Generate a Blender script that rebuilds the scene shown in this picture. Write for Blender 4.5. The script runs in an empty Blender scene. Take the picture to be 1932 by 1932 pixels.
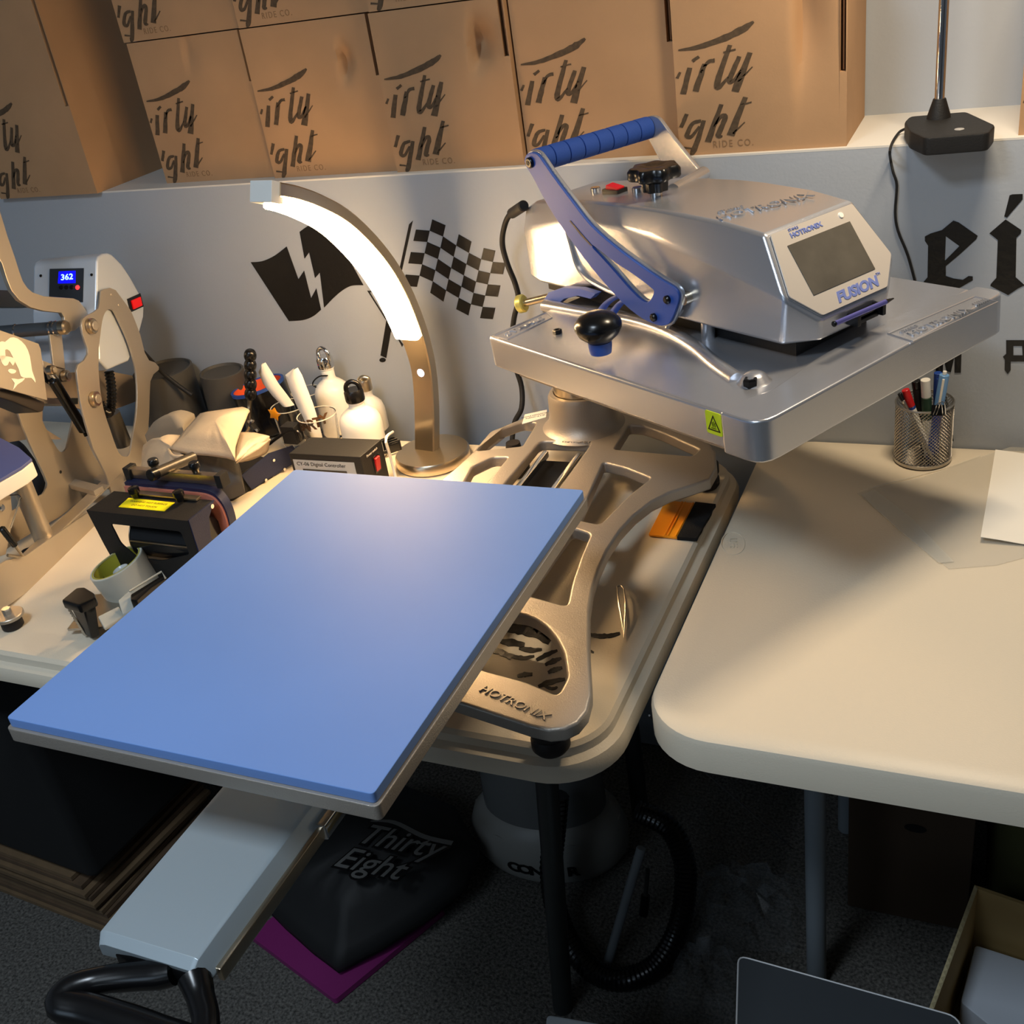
import bpy, bmesh, math, random
from mathutils import Vector, Matrix
random.seed(7)
S = bpy.context.scene
COL = S.collection
PI = math.pi
# ------------------------------------------------------------------ camera
FPX, YAW, PITCH, ROLL, CAMZ = 2036.62, -.4759, .5016, -.1616, 1.57
_f = Vector((math.sin(YAW)*math.cos(PITCH), math.cos(YAW)*math.cos(PITCH), -math.sin(PITCH)))
_r0 = Vector((math.cos(YAW), -math.sin(YAW), 0)); _u0 = _r0.cross(_f)
_r = _r0*math.cos(ROLL)+_u0*math.sin(ROLL); _u = -_r0*math.sin(ROLL)+_u0*math.cos(ROLL)
CAM = Vector((0, 0, CAMZ))
cd = bpy.data.cameras.new('camera'); cam = bpy.data.objects.new('camera', cd); COL.objects.link(cam)
cd.sensor_width = 36; cd.sensor_fit = 'HORIZONTAL'; cd.lens = FPX/1932*36; cd.clip_start = .02
cam.matrix_world = Matrix(((_r.x, _u.x, -_f.x, 0), (_r.y, _u.y, -_f.y, 0), (_r.z, _u.z, -_f.z, CAMZ), (0, 0, 0, 1)))
S.camera = cam
# ------------------------------------------------------------------ view, world, lights
S.view_settings.view_transform = 'Standard'; S.view_settings.look = 'None'
S.view_settings.gamma = 1; S.view_settings.exposure = 0.0; S.view_settings.use_curve_mapping = False
wd = bpy.data.worlds.new('world'); S.world = wd; wd.use_nodes = True
wd.node_tree.nodes['Background'].inputs[0].default_value = (.5, .55, .62, 1)
wd.node_tree.nodes['Background'].inputs[1].default_value = .01
def area(name, loc, size, power, col, target=None, sizey=None, spread=None):
    l = bpy.data.lights.new(name, 'AREA'); l.energy = power; l.color = col; l.size = size
    if sizey: l.shape = 'RECTANGLE'; l.size_y = sizey
    if spread: l.spread = spread
    o = bpy.data.objects.new(name, l); COL.objects.link(o); o.location = loc
    d = (Vector(target)-Vector(loc)) if target else Vector((0, 0, -1))
    o.rotation_euler = d.to_track_quat('-Z', 'Y').to_euler(); return o
# ceiling panel above and a little behind the photographer, cool white
area('ceiling_panel_light', (-.75, -.10, 2.52), .42, 21, (.76, .88, 1.0))
# a second cool ceiling panel further back in the room
area('rear_panel_light', (-1.0, -1.3, 2.52), 1.0, 10, (.74, .87, 1.0))
# head of the pole lamp standing on the ledge (above the frame), warm white
# daylight from the window in the wall behind the photographer
area('window_daylight', (-1.7, -2.5, 1.55), 1.1, 9, (.58, .78, 1.0), target=(-1.2, 1.2, 1.0), sizey=1.1)
area('pole_lamp_light', (-.02, 1.40, 1.80), .22, 7.2, (1.0, .80, .56), sizey=.05)
# ------------------------------------------------------------------ pixel -> place helpers (1932 px frame)
def ray(px, py): return _f + _r*((px-966)/FPX) - _u*((py-966)/FPX)
def W(px, py, z):
    d = ray(px, py); return CAM + d*((z-CAMZ)/d.z)
def WY(px, py, y):
    d = ray(px, py); return CAM + d*(y/d.y)
def WX(px, py, x):
    d = ray(px, py); return CAM + d*(x/d.x)
def WP(px, py, P0, n):
    d = ray(px, py); P0 = Vector(P0); n = Vector(n); return CAM + d*((P0-CAM).dot(n)/d.dot(n))
def Z(x0, y0, x1, k, pts):      # points read in an enlarged view -> frame pixels
    s = (x1-x0)/k; return [(x0+a*s, y0+b*s) for a, b in pts]
# ------------------------------------------------------------------ materials
def lin(c):
    return tuple(((v/255)/12.92 if v/255 <= .04045 else ((v/255+.055)/1.055)**2.4) for v in c)
MATS = {}
def mat(name, rgb, rough=.5, metal=0, var=0, scale=20, bump=0, bscale=None, emit=None, estr=0, alpha=None, trans=0, ior=1.45, spec=None, stretch=None, coat=0):
    if name in MATS: return MATS[name]
    m = bpy.data.materials.new(name); m.use_nodes = True; nt = m.node_tree; b = nt.nodes['Principled BSDF']
    c = lin(rgb); b.inputs['Base Color'].default_value = (*c, 1); b.inputs['Roughness'].default_value = rough
    b.inputs['Metallic'].default_value = metal; b.inputs['IOR'].default_value = ior
    if spec is not None: b.inputs['Specular IOR Level'].default_value = spec
    if coat: b.inputs['Coat Weight'].default_value = coat; b.inputs['Coat Roughness'].default_value = .15
    if trans: b.inputs['Transmission Weight'].default_value = trans
    if alpha is not None: b.inputs['Alpha'].default_value = alpha
    if emit: b.inputs['Emission Color'].default_value = (*lin(emit), 1); b.inputs['Emission Strength'].default_value = estr
    if var or bump:
        tc = nt.nodes.new('ShaderNodeTexCoord'); mp = nt.nodes.new('ShaderNodeMapping'); nt.links.new(tc.outputs['Object'], mp.inputs[0])
        if stretch: mp.inputs['Scale'].default_value = stretch
        n = nt.nodes.new('ShaderNodeTexNoise'); n.inputs['Scale'].default_value = scale; n.inputs['Detail'].default_value = 5
        nt.links.new(mp.outputs[0], n.inputs['Vector'])
        if var:
            r = nt.nodes.new('ShaderNodeValToRGB'); r.color_ramp.elements[0].position = .3; r.color_ramp.elements[1].position = .7
            r.color_ramp.elements[0].color = (*[v*(1-var) for v in c], 1); r.color_ramp.elements[1].color = (*[min(1, v*(1+var)) for v in c], 1)
            nt.links.new(n.outputs['Fac'], r.inputs[0]); nt.links.new(r.outputs[0], b.inputs['Base Color'])
        if bump:
            n2 = n
            if bscale:
                n2 = nt.nodes.new('ShaderNodeTexNoise'); n2.inputs['Scale'].default_value = bscale; n2.inputs['Detail'].default_value = 4
                nt.links.new(mp.outputs[0], n2.inputs['Vector'])
            bp = nt.nodes.new('ShaderNodeBump'); bp.inputs['Strength'].default_value = bump; bp.inputs['Distance'].default_value = .002
            nt.links.new(n2.outputs['Fac'], bp.inputs['Height']); nt.links.new(bp.outputs[0], b.inputs['Normal'])
    MATS[name] = m; return m
M_wall = mat('wall_paint', (168, 175, 184), .5, bump=.15, bscale=180)
M_ledge = mat('ledge_paint', (214, 212, 206), .5, bump=.1, bscale=150)
M_card = mat('cardboard', (172, 136, 100), .85, var=.06, scale=9, bump=.08, bscale=300)
M_cardin = mat('cardboard_edge', (120, 84, 55), .9)
M_ink = mat('brown_ink', (80, 64, 46), .8, var=.25, scale=160)
M_table = mat('table_plastic', (224, 212, 190), .42, bump=.12, bscale=420)
M_cast = mat('cast_silver_paint', (172, 164, 154), .4, metal=.55, bump=.2, bscale=700)
M_alu = mat('satin_silver_paint', (198, 200, 206), .27, metal=.76, bump=.06, bscale=900)
M_steel = mat('brushed_steel', (190, 184, 174), .3, metal=1, bump=.12, bscale=60, stretch=(1, 1, 30))
M_chrome = mat('chrome', (225, 225, 225), .08, metal=1)
M_nickel = mat('brushed_nickel', (205, 190, 165), .28, metal=1)
M_black = mat('black_plastic', (16, 16, 17), .25)
M_blackm = mat('black_matte', (20, 20, 21), .6, bump=.2, bscale=500)
M_rubber = mat('black_rubber', (26, 22, 22), .55)
M_sil = mat('blue_silicone', (108, 145, 208), .60, var=.03, scale=4)
M_blue = mat('blue_paint', (44, 80, 160), .5)
M_grip = mat('blue_foam', (32, 70, 150), .8, bump=.3, bscale=600)
M_navy = mat('navy_paint', (22, 32, 66), .5, bump=.3, bscale=800)
M_white = mat('white_enamel', (240, 238, 230), .3)
M_paper = mat('white_paper', (245, 240, 228), .7)
M_red = mat('red_plastic', (205, 28, 34), .35)
M_yel = mat('yellow_label', (250, 235, 20), .5)
M_decal = mat('black_vinyl', (22, 21, 20), .38, bump=.5, bscale=90)
M_carpet = mat('carpet', (84, 82, 78), .95, var=.75, scale=190, bump=1, bscale=300)
M_glass = mat('clear_glass', (250, 250, 250), .02, trans=1)
# ------------------------------------------------------------------ mesh helpers
def finish(me, ang=38, smooth=True):
    bm = bmesh.new(); bm.from_mesh(me)
    for f in bm.faces: f.smooth = smooth
    lim = math.radians(ang)
    for e in bm.edges:
        if len(e.link_faces) == 2 and e.calc_face_angle(0) > lim: e.smooth = False
    bm.to_mesh(me); bm.free()
def link(name, me, m, parent=None):
    o = bpy.data.objects.new(name, me); COL.objects.link(o)
    if m is not None and not me.materials: me.materials.append(m)
    if parent is not None:
        o.parent = parent; o.matrix_parent_inverse = Matrix.Translation(-root_loc(parent))
    return o
def root_loc(o):
    v = Vector(o.location)
    while o.parent:
        v = o.matrix_parent_inverse @ v; o = o.parent; v = v + Vector(o.location)
    return v
def raw(name, V, Fc, m, parent=None, bev=0, seg=2, ang=38, T=None, lim=30):
    me = bpy.data.meshes.new(name); me.from_pydata([tuple(v) for v in V], [], Fc)
    bm = bmesh.new(); bm.from_mesh(me)
    if T is not None: bm.transform(T)
    bmesh.ops.recalc_face_normals(bm, faces=bm.faces)
    if bev:
        es = [e for e in bm.edges if len(e.link_faces) == 2 and e.calc_face_angle(0) > math.radians(lim)]
        bmesh.ops.bevel(bm, geom=es, offset=bev, segments=seg, affect='EDGES', profile=.5, clamp_overlap=True)
    bm.to_mesh(me); bm.free(); finish(me, ang)
    o = link(name, me, m, parent)
    if bev: o.modifiers.new('normals', 'WEIGHTED_NORMAL').keep_sharp = True
    return o
def thing(name, label, cat, loc, group=None):
    o = bpy.data.objects.new(name, None); COL.objects.link(o); o.location = loc; o.empty_display_size = .05
    return tag(o, label, cat, group)
def tag(o, label, cat, group=None):
    o['label'] = label; o['category'] = cat
    if group: o['group'] = group
    return o
def struct(o): o['kind'] = 'structure'; return o
def box(name, c, s, m, parent=None, rz=0, bev=0, seg=2, T=None):
    x, y, z = [v/2 for v in s]
    V = [(i*x, j*y, k*z) for i in (-1, 1) for j in (-1, 1) for k in (-1, 1)]
    Fc = [(0, 1, 3, 2), (4, 6, 7, 5), (0, 4, 5, 1), (2, 3, 7, 6), (0, 2, 6, 4), (1, 5, 7, 3)]
    M = Matrix.Translation(c) @ Matrix.Rotation(rz, 4, 'Z')
    if T is not None: M = T @ M
    return raw(name, V, Fc, m, parent, bev, seg, T=M)
def hexa(name, P, m, parent=None, bev=0, seg=2):   # 8 points: bottom 4 ccw, top 4 ccw
    return raw(name, P, [(0, 3, 2, 1), (4, 5, 6, 7), (0, 1, 5, 4), (1, 2, 6, 5), (2, 3, 7, 6), (3, 0, 4, 7)], m, parent, bev, seg)
def catmull(P, n=6, closed=False):
    P = [Vector(p) for p in P]; N = len(P); out = []
    for i in range(N if closed else N-1):
        a, b, c, d = (P[(i-1) % N], P[i], P[(i+1) % N], P[(i+2) % N]) if closed else (P[max(i-1, 0)], P[i], P[i+1], P[min(i+2, N-1)])
        for k in range(n):
            t = k/n; out.append(.5*((2*b)+(c-a)*t+(2*a-5*b+4*c-d)*t*t+(3*b-a-3*c+d)*t**3))
    if not closed: out.append(P[-1])
    return out
def roundpoly(P, r, n=4):
    out = []; N = len(P); rr = r if isinstance(r, (list, tuple)) else [r]*N
    for i in range(N):
        p = Vector(P[i]).to_2d(); a = Vector(P[i-1]).to_2d()-p; b = Vector(P[(i+1) % N]).to_2d()-p
        q = min(rr[i], a.length*.45, b.length*.45)
        if q <= 1e-6: out.append(tuple(p)); continue
        A = p+a.normalized()*q; B = p+b.normalized()*q
        for k in range(n+1):
            t = k/n; out.append(tuple(A*(1-t)**2+p*2*t*(1-t)+B*t*t))
    return out
def plate(name, loops, thick, m, parent=None, T=None, bev=0, bres=1):
    """flat outline(s) in XY, thick along Z centred on 0, extra loops are holes"""
    if len(loops) == 1:
        L = list(loops[0]); n = len(L); h = thick/2
        L = [p for i, p in enumerate(L) if (Vector(p).to_2d()-Vector(L[i-1]).to_2d()).length > 1e-6]; n = len(L)
        V = [(p[0], p[1], z) for z in (-h, h) for p in L]
        Fc = [tuple(range(n-1, -1, -1)), tuple(range(n, 2*n))]+[(i, (i+1) % n, n+(i+1) % n, n+i) for i in range(n)]
        return raw(name, V, Fc, m, parent, bev, bres+1, T=T, lim=50)
    cu = bpy.data.curves.new('tmp', 'CURVE'); cu.dimensions = '2D'; cu.fill_mode = 'BOTH'
    cu.extrude = max(thick/2-bev, 0); cu.bevel_depth = bev; cu.bevel_resolution = bres; cu.offset = -bev
    for L in loops:
        sp = cu.splines.new('POLY'); sp.points.add(len(L)-1); sp.use_cyclic_u = True
        for i, p in enumerate(L): sp.points[i].co = (p[0], p[1], 0, 1)
    co = bpy.data.objects.new('tmp', cu); COL.objects.link(co)
    dg = bpy.context.evaluated_depsgraph_get(); me = bpy.data.meshes.new_from_object(co.evaluated_get(dg))
    bpy.data.objects.remove(co); bpy.data.curves.remove(cu)
    me.name = name; me.materials.clear()
    bm = bmesh.new(); bm.from_mesh(me); bmesh.ops.remove_doubles(bm, verts=bm.verts, dist=1e-6)
    if T is not None: bm.transform(T)
    bm.to_mesh(me); bm.free(); finish(me)
    o = link(name, me, m, parent)
    if bev: o.modifiers.new('normals', 'WEIGHTED_NORMAL').keep_sharp = True
    return o
def prismz(name, P, z0, z1, m, parent=None, holes=(), bev=0, bres=1):
    return plate(name, [P]+list(holes), z1-z0, m, parent, Matrix.Translation((0, 0, (z0+z1)/2)), bev, bres)
def frame_from(o, ex, ey):
    ex = Vector(ex).normalized(); ey = Vector(ey); ey = (ey-ex*ey.dot(ex)).normalized(); ez = ex.cross(ey)
    return Matrix(((ex.x, ey.x, ez.x, o[0]), (ex.y, ey.y, ez.y, o[1]), (ex.z, ey.z, ez.z, o[2]), (0, 0, 0, 1)))
def tube(name, P, r, m, parent=None, seg=10, closed=False, sm=0, flat=None, T=None, cap=True):
    P = [Vector(p) for p in P]
    if sm: 
        rl = list(r) if isinstance(r, (list, tuple)) else None; n0 = len(P)
        P = catmull(P, sm, closed)
        if rl: r = [rl[min(int(i/sm), n0-1)]*(1-(i % sm)/sm)+rl[min(int(i/sm)+1, n0-1)]*((i % sm)/sm) for i in range(len(P))]
    N = len(P); V = []; Fc = []; nrm = None
    for i in range(N):
        if closed: t = (P[(i+1) % N]-P[i-1])
        else: t = P[min(i+1, N-1)]-P[max(i-1, 0)]
        t.normalize()
        if nrm is None:
            nrm = Vector((0, 0, 1)) if abs(t.z) < .9 else Vector((1, 0, 0))
        nrm = (nrm-t*nrm.dot(t)); nrm.normalize(); bn = t.cross(nrm)
        ri = r[i] if isinstance(r, (list, tuple)) else r
        for k in range(seg):
            a = 2*PI*k/seg; V.append(P[i]+nrm*(ri*math.cos(a)*(flat or 1))+bn*(ri*math.sin(a)))
    for i in range(N if closed else N-1):
        j = (i+1) % N
        for k in range(seg): Fc.append((i*seg+k, i*seg+(k+1) % seg, j*seg+(k+1) % seg, j*seg+k))
    if not closed and cap:
        Fc.append(tuple(range(seg-1, -1, -1))); Fc.append(tuple((N-1)*seg+k for k in range(seg)))
    return raw(name, V, Fc, m, parent, T=T)
def lathe(name, prof, m, parent=None, c=(0, 0, 0), seg=32, T=None, lobes=0, amp=0, ang=38):
    V = []; Fc = []; n = len(prof)
    for k in range(seg):
        a = 2*PI*k/seg; f = 1+(amp*math.cos(lobes*a) if lobes else 0)
        for (r, z) in prof: V.append((r*math.cos(a)*f, r*math.sin(a)*f, z))
    for k in range(seg):
        j = (k+1) % seg
        for i in range(n-1): Fc.append((k*n+i, j*n+i, j*n+i+1, k*n+i+1))
    M = Matrix.Translation(c)
    if T is not None: M = M @ T
    me = bpy.data.meshes.new(name); me.from_pydata(V, [], Fc); bm = bmesh.new(); bm.from_mesh(me)
    bmesh.ops.remove_doubles(bm, verts=bm.verts, dist=1e-6); bmesh.ops.transform(bm, matrix=M, verts=bm.verts)
    bmesh.ops.recalc_face_normals(bm, faces=bm.faces); bm.to_mesh(me); bm.free(); finish(me, ang)
    return link(name, me, m, parent)
def cyl(name, a, b, r, m, parent=None, seg=20, bev=.0, r2=None):
    a = Vector(a); b = Vector(b); L = (b-a).length; r2 = r if r2 is None else r2
    T = (b-a).to_track_quat('Z', 'Y').to_matrix().to_4x4()
    e = min(bev, r*.5, L*.4)
    pr = [(0, 0), (r-e, 0), (r, e), (r2, L-e), (r2-e, L), (0, L)] if e else [(0, 0), (r, 0), (r2, L), (0, L)]
    return lathe(name, pr, m, parent, a, seg, T)
def sweep(name, P, prof, side, m, parent=None, T=None, sc=None):
    """sweep a profile (a along side, b along normal) on path P; side = constant vector"""
    side = Vector(side).normalized(); V = []; Fc = []; k = len(prof); N = len(P); P = [Vector(p) for p in P]
    for i in range(N):
        t = (P[min(i+1, N-1)]-P[max(i-1, 0)]).normalized(); nn = side.cross(t).normalized()
        for a, b in prof: V.append(P[i]+side*(a*(sc[i] if sc else 1))+nn*b)
    for i in range(N-1):
        for q in range(k): Fc.append((i*k+q, i*k+(q+1) % k, (i+1)*k+(q+1) % k, (i+1)*k+q))
    Fc.append(tuple(range(k-1, -1, -1))); Fc.append(tuple((N-1)*k+q for q in range(k)))
    return raw(name, V, Fc, m, parent, T=T)
def text(name, s, size, T, m, parent=None, ext=.0004, shear=0, bold=0, sx=1, align='CENTER', space=1):
    cu = bpy.data.curves.new('tmp', 'FONT'); cu.body = s; cu.size = size; cu.extrude = ext; cu.shear = shear; cu.offset = bold
    cu.align_x = align; cu.align_y = 'CENTER'; cu.space_character = space; cu.resolution_u = 3
    co = bpy.data.objects.new('tmp', cu); COL.objects.link(co)
    dg = bpy.context.evaluated_depsgraph_get(); me = bpy.data.meshes.new_from_object(co.evaluated_get(dg))
    bpy.data.objects.remove(co); bpy.data.curves.remove(cu); me.materials.clear(); me.name = name
    me.transform(T @ Matrix.Diagonal((sx, 1, 1, 1)))
    return link(name, me, m, parent)
def strokes(name, S_, place, m, parent=None, thick=.0006, nrm=(0, -1, 0), rough=.12):
    """brush strokes: list of (points, width0, width1..); place maps 2D point -> world"""
    V = []; Fc = []; nrm = Vector(nrm)*thick
    for pts, ws in S_:
        Q = catmull([Vector((p[0], p[1], 0)) for p in pts], 5) if len(pts) > 2 else [Vector((pts[0][0]+(pts[1][0]-pts[0][0])*t/5, pts[0][1]+(pts[1][1]-pts[0][1])*t/5, 0)) for t in range(6)]
        n = len(Q); b0 = len(V)
        for i, q in enumerate(Q):
            t = (Q[min(i+1, n-1)]-Q[max(i-1, 0)]).normalized(); s = Vector((-t.y, t.x, 0))
            f = i/(n-1)*(len(ws)-1); k = min(int(f), len(ws)-2) if len(ws) > 1 else 0
            w = ws[0] if len(ws) == 1 else ws[k]*(1-(f-k))+ws[k+1]*(f-k)
            for sg in (-1, 1):
                p = q+s*(sg*w*.5*(1+random.uniform(-rough, rough))); a = place(p.x, p.y); V.append(a+nrm); V.append(a)
        for i in range(n-1):
            a = b0+i*4; b = a+4
            Fc += [(a, b, b+2, a+2), (a, a+1, b+1, b), (a+2, b+2, b+3, a+3)]
    me = bpy.data.meshes.new(name); me.from_pydata([tuple(v) for v in V], [], Fc); return link(name, me, m, parent)
# ------------------------------------------------------------------ the room
YW, ZL = 1.655, 1.209         # face of the half wall, top of its ledge
TZ = .74                      # table tops
struct(box('floor', (0, -.3, -.05), (7, 5.2, .1), M_carpet))
struct(box('wall_back', (-.5, YW+.11, ZL/2-.0015), (5.4, .22, ZL-.003), M_wall))
struct(box('trim_1', (-.5, YW+.11, ZL-.0015), (5.4, .2204, .003), M_ledge))
struct(box('wall_back_upper', (-.5, YW+.22+.05, 1.3), (5.4, .1, 2.6), M_wall))
struct(box('wall_left', (-3.2, -.3, 1.3), (.1, 4.6, 2.6), M_wall))
struct(box('wall_right', (2.2, -.3, 1.3), (.1, 4.6, 2.6), M_wall))
struct(box('wall_front', (-.5, -2.6, 1.3), (5.5, .1, 2.6), mat('front_wall_paint', (120, 122, 126), .7)))
struct(box('ceiling', (-.5, -.3, 2.65), (5.5, 4.7, .1), mat('ceiling_paint', (170, 170, 168), .8)))

w1 = struct(box('window_1', (-1.7, -2.545, 1.55), (1.24, .02, 1.24), M_ledge, bev=.004))
for dx in (-.60, 0, .60): box('window_frame', (-1.7+dx, -2.53, 1.55), (.04, .03, 1.24), M_ledge, w1)
for dz in (-.60, 0, .60): box('window_frame', (-1.7, -2.53, 1.55+dz), (1.24, .03, .04), M_ledge, w1)
# ------------------------------------------------------------------ folding tables
def folding_table(label, x0, x1, y0, y1, lipr, legs):
    cx, cy = (x0+x1)/2, (y0+y1)/2
    t = thing('folding_table', label, 'table', (cx, cy, 0))
    V = []; Fc = []; n = 10
    def ring(inset, z, R):
        a = []
        for (qx, qy, a0) in ((x1, y1, 0), (x0, y1, 90), (x0, y0, 180), (x1, y0, 270)):
            sx = -1 if qx == x1 else 1; sy = -1 if qy == y1 else 1; r = max(R-inset, .01)
            ox, oy = qx+sx*R, qy+sy*R
            for k in range(n+1):
                an = math.radians(a0+90*k/n); a.append((ox+r*math.cos(an), oy+r*math.sin(an), z))
        return a
    R = .085
    if lipr: prof = [(.012, TZ-.048), (.0, TZ-.044), (-.001, TZ-.030), (.003, TZ-.021), (.009, TZ-.018), (.0125, TZ-.016), (.014, TZ-.006), (.019, TZ-.001), (.027, TZ)]
    else: prof = [(.010, TZ-.052), (.0, TZ-.046), (.0, TZ-.010), (.003, TZ-.003), (.009, TZ), (.03, TZ)]
    rings = [ring(.03, TZ-.03, R)]+[ring(a, b, R) for a, b in prof]
    for r in rings: V += r
    k = len(rings[0])
    for i in range(len(rings)-1):
        for q in range(k): Fc.append((i*k+q, i*k+(q+1) % k, (i+1)*k+(q+1) % k, (i+1)*k+q))
    Fc.append(tuple((len(rings)-1)*k+q for q in range(k))); Fc.append(tuple(range(k-1, -1, -1)))
    raw('tabletop', V, Fc, M_table, t, ang=30)
    for (a, b, r, mm) in legs: cyl('leg', a, b, r, mm, t, 16)
    return t
M_leg1 = mat('dark_leg_paint', (40, 43, 42), .45); M_leg2 = mat('grey_leg_paint', (120, 128, 134), .45)
T1 = folding_table('white plastic folding table with a raised rim, under the presses', -2.2, -.368, .828, 1.588, True,
    [((-.576, 1.012, .0), (-.515, 1.0, .70), .0165, M_leg1), ((-.575, 1.45, .0), (-.575, 1.45, .70), .0165, M_leg1),
     ((-1.95, 1.012, .0), (-1.95, 1.012, .70), .0165, M_leg1), ((-1.95, 1.45, .0), (-1.95, 1.45, .70), .0165, M_leg1)])
T2 = folding_table('bare beige plastic folding table at the right, holding the pen cup', -.352, 1.15, .893, 1.653, False,
    [((-.196, 1.178, 0), (-.196, 1.178, .69), .0155, M_leg2), ((.95, 1.18, 0), (.95, 1.18, .69), .0155, M_leg2),
     ((-.196, 1.52, 0), (-.196, 1.52, .69), .0155, M_leg2), ((.95, 1.52, 0), (.95, 1.52, .69), .0155, M_leg2)])
box('hinge_tab', W(1505, 1441, .70)+Vector((0, 0, -.01)), (.018, .012, .03), M_table, T2)
# embossed oval maker's stamp on the right table
c = W(1383, 1025, TZ); ov = thing_pts = [(c.x+.017*math.cos(a)*1.0-.006*math.sin(a), c.y+.030*math.sin(a), TZ+.0002) for a in [2*PI*i/28 for i in range(28)]]
tube('oval_stamp', ov, .0007, M_table, T2, 6, closed=True)
text('stamp_lettering', 'LIFE', .016, frame_from((c.x, c.y+.0, TZ+.0004), (.25, -.97, 0), (.97, .25, 0)), M_table, T2, .0005)

# ------------------------------------------------------------------ cardboard boxes on the ledge
# lettering traced from the third box of the row (its face lies at y = 1.667)
z2 = lambda L: Z(600, 0, 1300, 1932, L)
ST = [([(345, 412), (430, 397), (530, 357), (600, 318), (640, 285)], (5, 17, 24, 26, 8)),
      ([(404, 492), (390, 612)], (16, 20)), ([(410, 462), (434, 441)], (12, 10)),
      ([(462, 475), (441, 600)], (16, 21)), ([(452, 515), (474, 468), (502, 459)], (6, 12, 14)),
      ([(556, 390), (526, 560), (540, 578), (572, 528)], (13, 20, 15, 4)), ([(533, 424), (582, 410)], (6, 6)),
      ([(602, 442), (576, 545), (592, 553), (622, 495)], (14, 18, 12, 8)), ([(643, 425), (605, 602)], (16, 26)), ([(612, 558), (662, 490)], (7, 4)),
      ([(366, 512), (356, 540)], (8, 10)),
      ([(418, 703), (402, 765)], (14, 12)), ([(482, 735), (447, 748), (432, 800), (452, 806), (478, 760)], (10, 14, 16, 12, 8)),
      ([(494, 733), (470, 870), (456, 888)], (13, 20, 8)), ([(425, 858), (460, 862)], (7, 5)),
      ([(556, 660), (522, 832)], (14, 21)), ([(535, 775), (562, 716), (580, 722), (562, 800), (580, 806)], (6, 13, 16, 18, 5)),
      ([(652, 628), (613, 803)], (15, 26)), ([(636, 664), (680, 651)], (6, 5)), ([(622, 795), (664, 742)], (7, 4))]
ST = [(p, tuple(w*1.3 for w in ws)) for p, ws in ST]
BO = WY(750, 325, 1.667)       # lower left front corner of that box
def letter_place(x, y):
    (a, b), = z2([(x, y)]); p = WY(a, b, 1.667); return p-BO
def card_box(x0, w, y0, z0, h, label, group, d=.20, slot=.10, print_=True, dents=(), dx=.0, m=M_card, sw=.010):
    t = thing('cardboard_box', label, 'box', (x0+w/2, y0+d/2, z0), group)
    e0, e1 = w-.0015, w-.0015-sw*.85
    P = [(0, 0), (w, 0), (w, h), (e0, h), (e0, h-slot), (e1, h-slot), (e1, h), (0, h)]
    V = []; n = len(P); dn = .05
    for yy in (0, dn):
        for p in P: V.append((x0+p[0], y0+yy, z0+p[1]))
    V += [(x0, y0+d, z0), (x0+w, y0+d, z0), (x0+w, y0+d, z0+h), (x0, y0+d, z0+h)]
    Fc = [(i, (i+1) % n, n+(i+1) % n, n+i) for i in range(n)]
    Fc += [(n+3, n+4, n+5, n+6), (n, n+7, 2*n+3, 2*n), (n, 2*n, 2*n+1, n+1), (n+1, 2*n+1, 2*n+2, n+2), (2*n, 2*n+3, 2*n+2, 2*n+1), (n+7, n+6, n+3, n+2, 2*n+2, 2*n+3)]
    b0 = len(V); V += [(x0+e1, y0, z0), (x0+e1, y0, z0+h-slot), (x0+e0, y0, z0+h-slot), (x0+w, y0, z0+h-slot)]
    Fc += [(b0, 1, b0+3, b0+1), (b0+2, b0+3, 2, 3)]
    g0 = len(V); NG = 44 if dents else 1
    for i in range(NG+1):
        for j in range(NG+1):
            x, z = e1*i/NG, h*j/NG; dy = 0
            for (du, dw, rx, rz, dp, sk) in dents:
                a = x-du-sk*(z-dw); dy += dp*math.exp(-(a/(rx if a > 0 else rx*.22))**2-((z-dw)/rz)**2)
            V.append((x0+x, y0+dy, z0+z))
    for i in range(NG):
        for j in range(NG):
            q = g0+i*(NG+1)+j; Fc.append((q, q+NG+1, q+NG+2, q+1))
    raw('box_body', V, Fc, m, t, ang=50)
    box('flap_edge', (x0+w-.0055, y0+.010, z0+h-slot/2), (.0022, .006, slot-.004), M_cardin, t)
    if print_:
        strokes('printed_lettering', ST, lambda x, y: Vector((x0+dx, y0, z0))+letter_place(x, y), M_ink, t)
        text('printed_small_lettering', 'RIDE CO.', .014, frame_from((x0+dx+.083, y0-.0003, z0+.014), (1, 0, 0), (0, 0, 1)), mat('faded_ink', (138, 106, 74), .85), t, .0002, space=1.3, sx=.85)
    return t
xs = [-1.500, -1.238, -.973, -.731, -.472, -.222]
zr = WY(575, 39, 1.68).z; H1 = zr-ZL
looks = ['cardboard box with brush lettering, at the left end of the row behind the arc lamp',
         'cardboard box with a shallow dent, directly behind the tip of the arc lamp',
         'cardboard box with a dark round dent, between the arc lamp and the press handle',
         'cardboard box behind the blue press handle, its lower lettering cut off by the grip',
         'cardboard box at the right end of the row, with a long vertical crease']
def dent_at(px, py, i, rx, rz, dp, sk):
    p = WY(px, py, (1.692, 1.680, 1.668, 1.680, 1.664)[i]); return (p.x-xs[i], p.z-ZL, rx, rz, dp, sk)
DN = {1: [dent_at(643, 118, 1, .018, .026, .022, .1)], 2: [dent_at(893, 85, 2, .030, .030, .036, .1)], 4: [dent_at(1510, 40, 4, .035, .075, .024, .0)], 0: [dent_at(350, 100, 0, .02, .03, .004, .1)]}
ys = [1.692, 1.680, 1.668, 1.680, 1.664]
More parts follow.
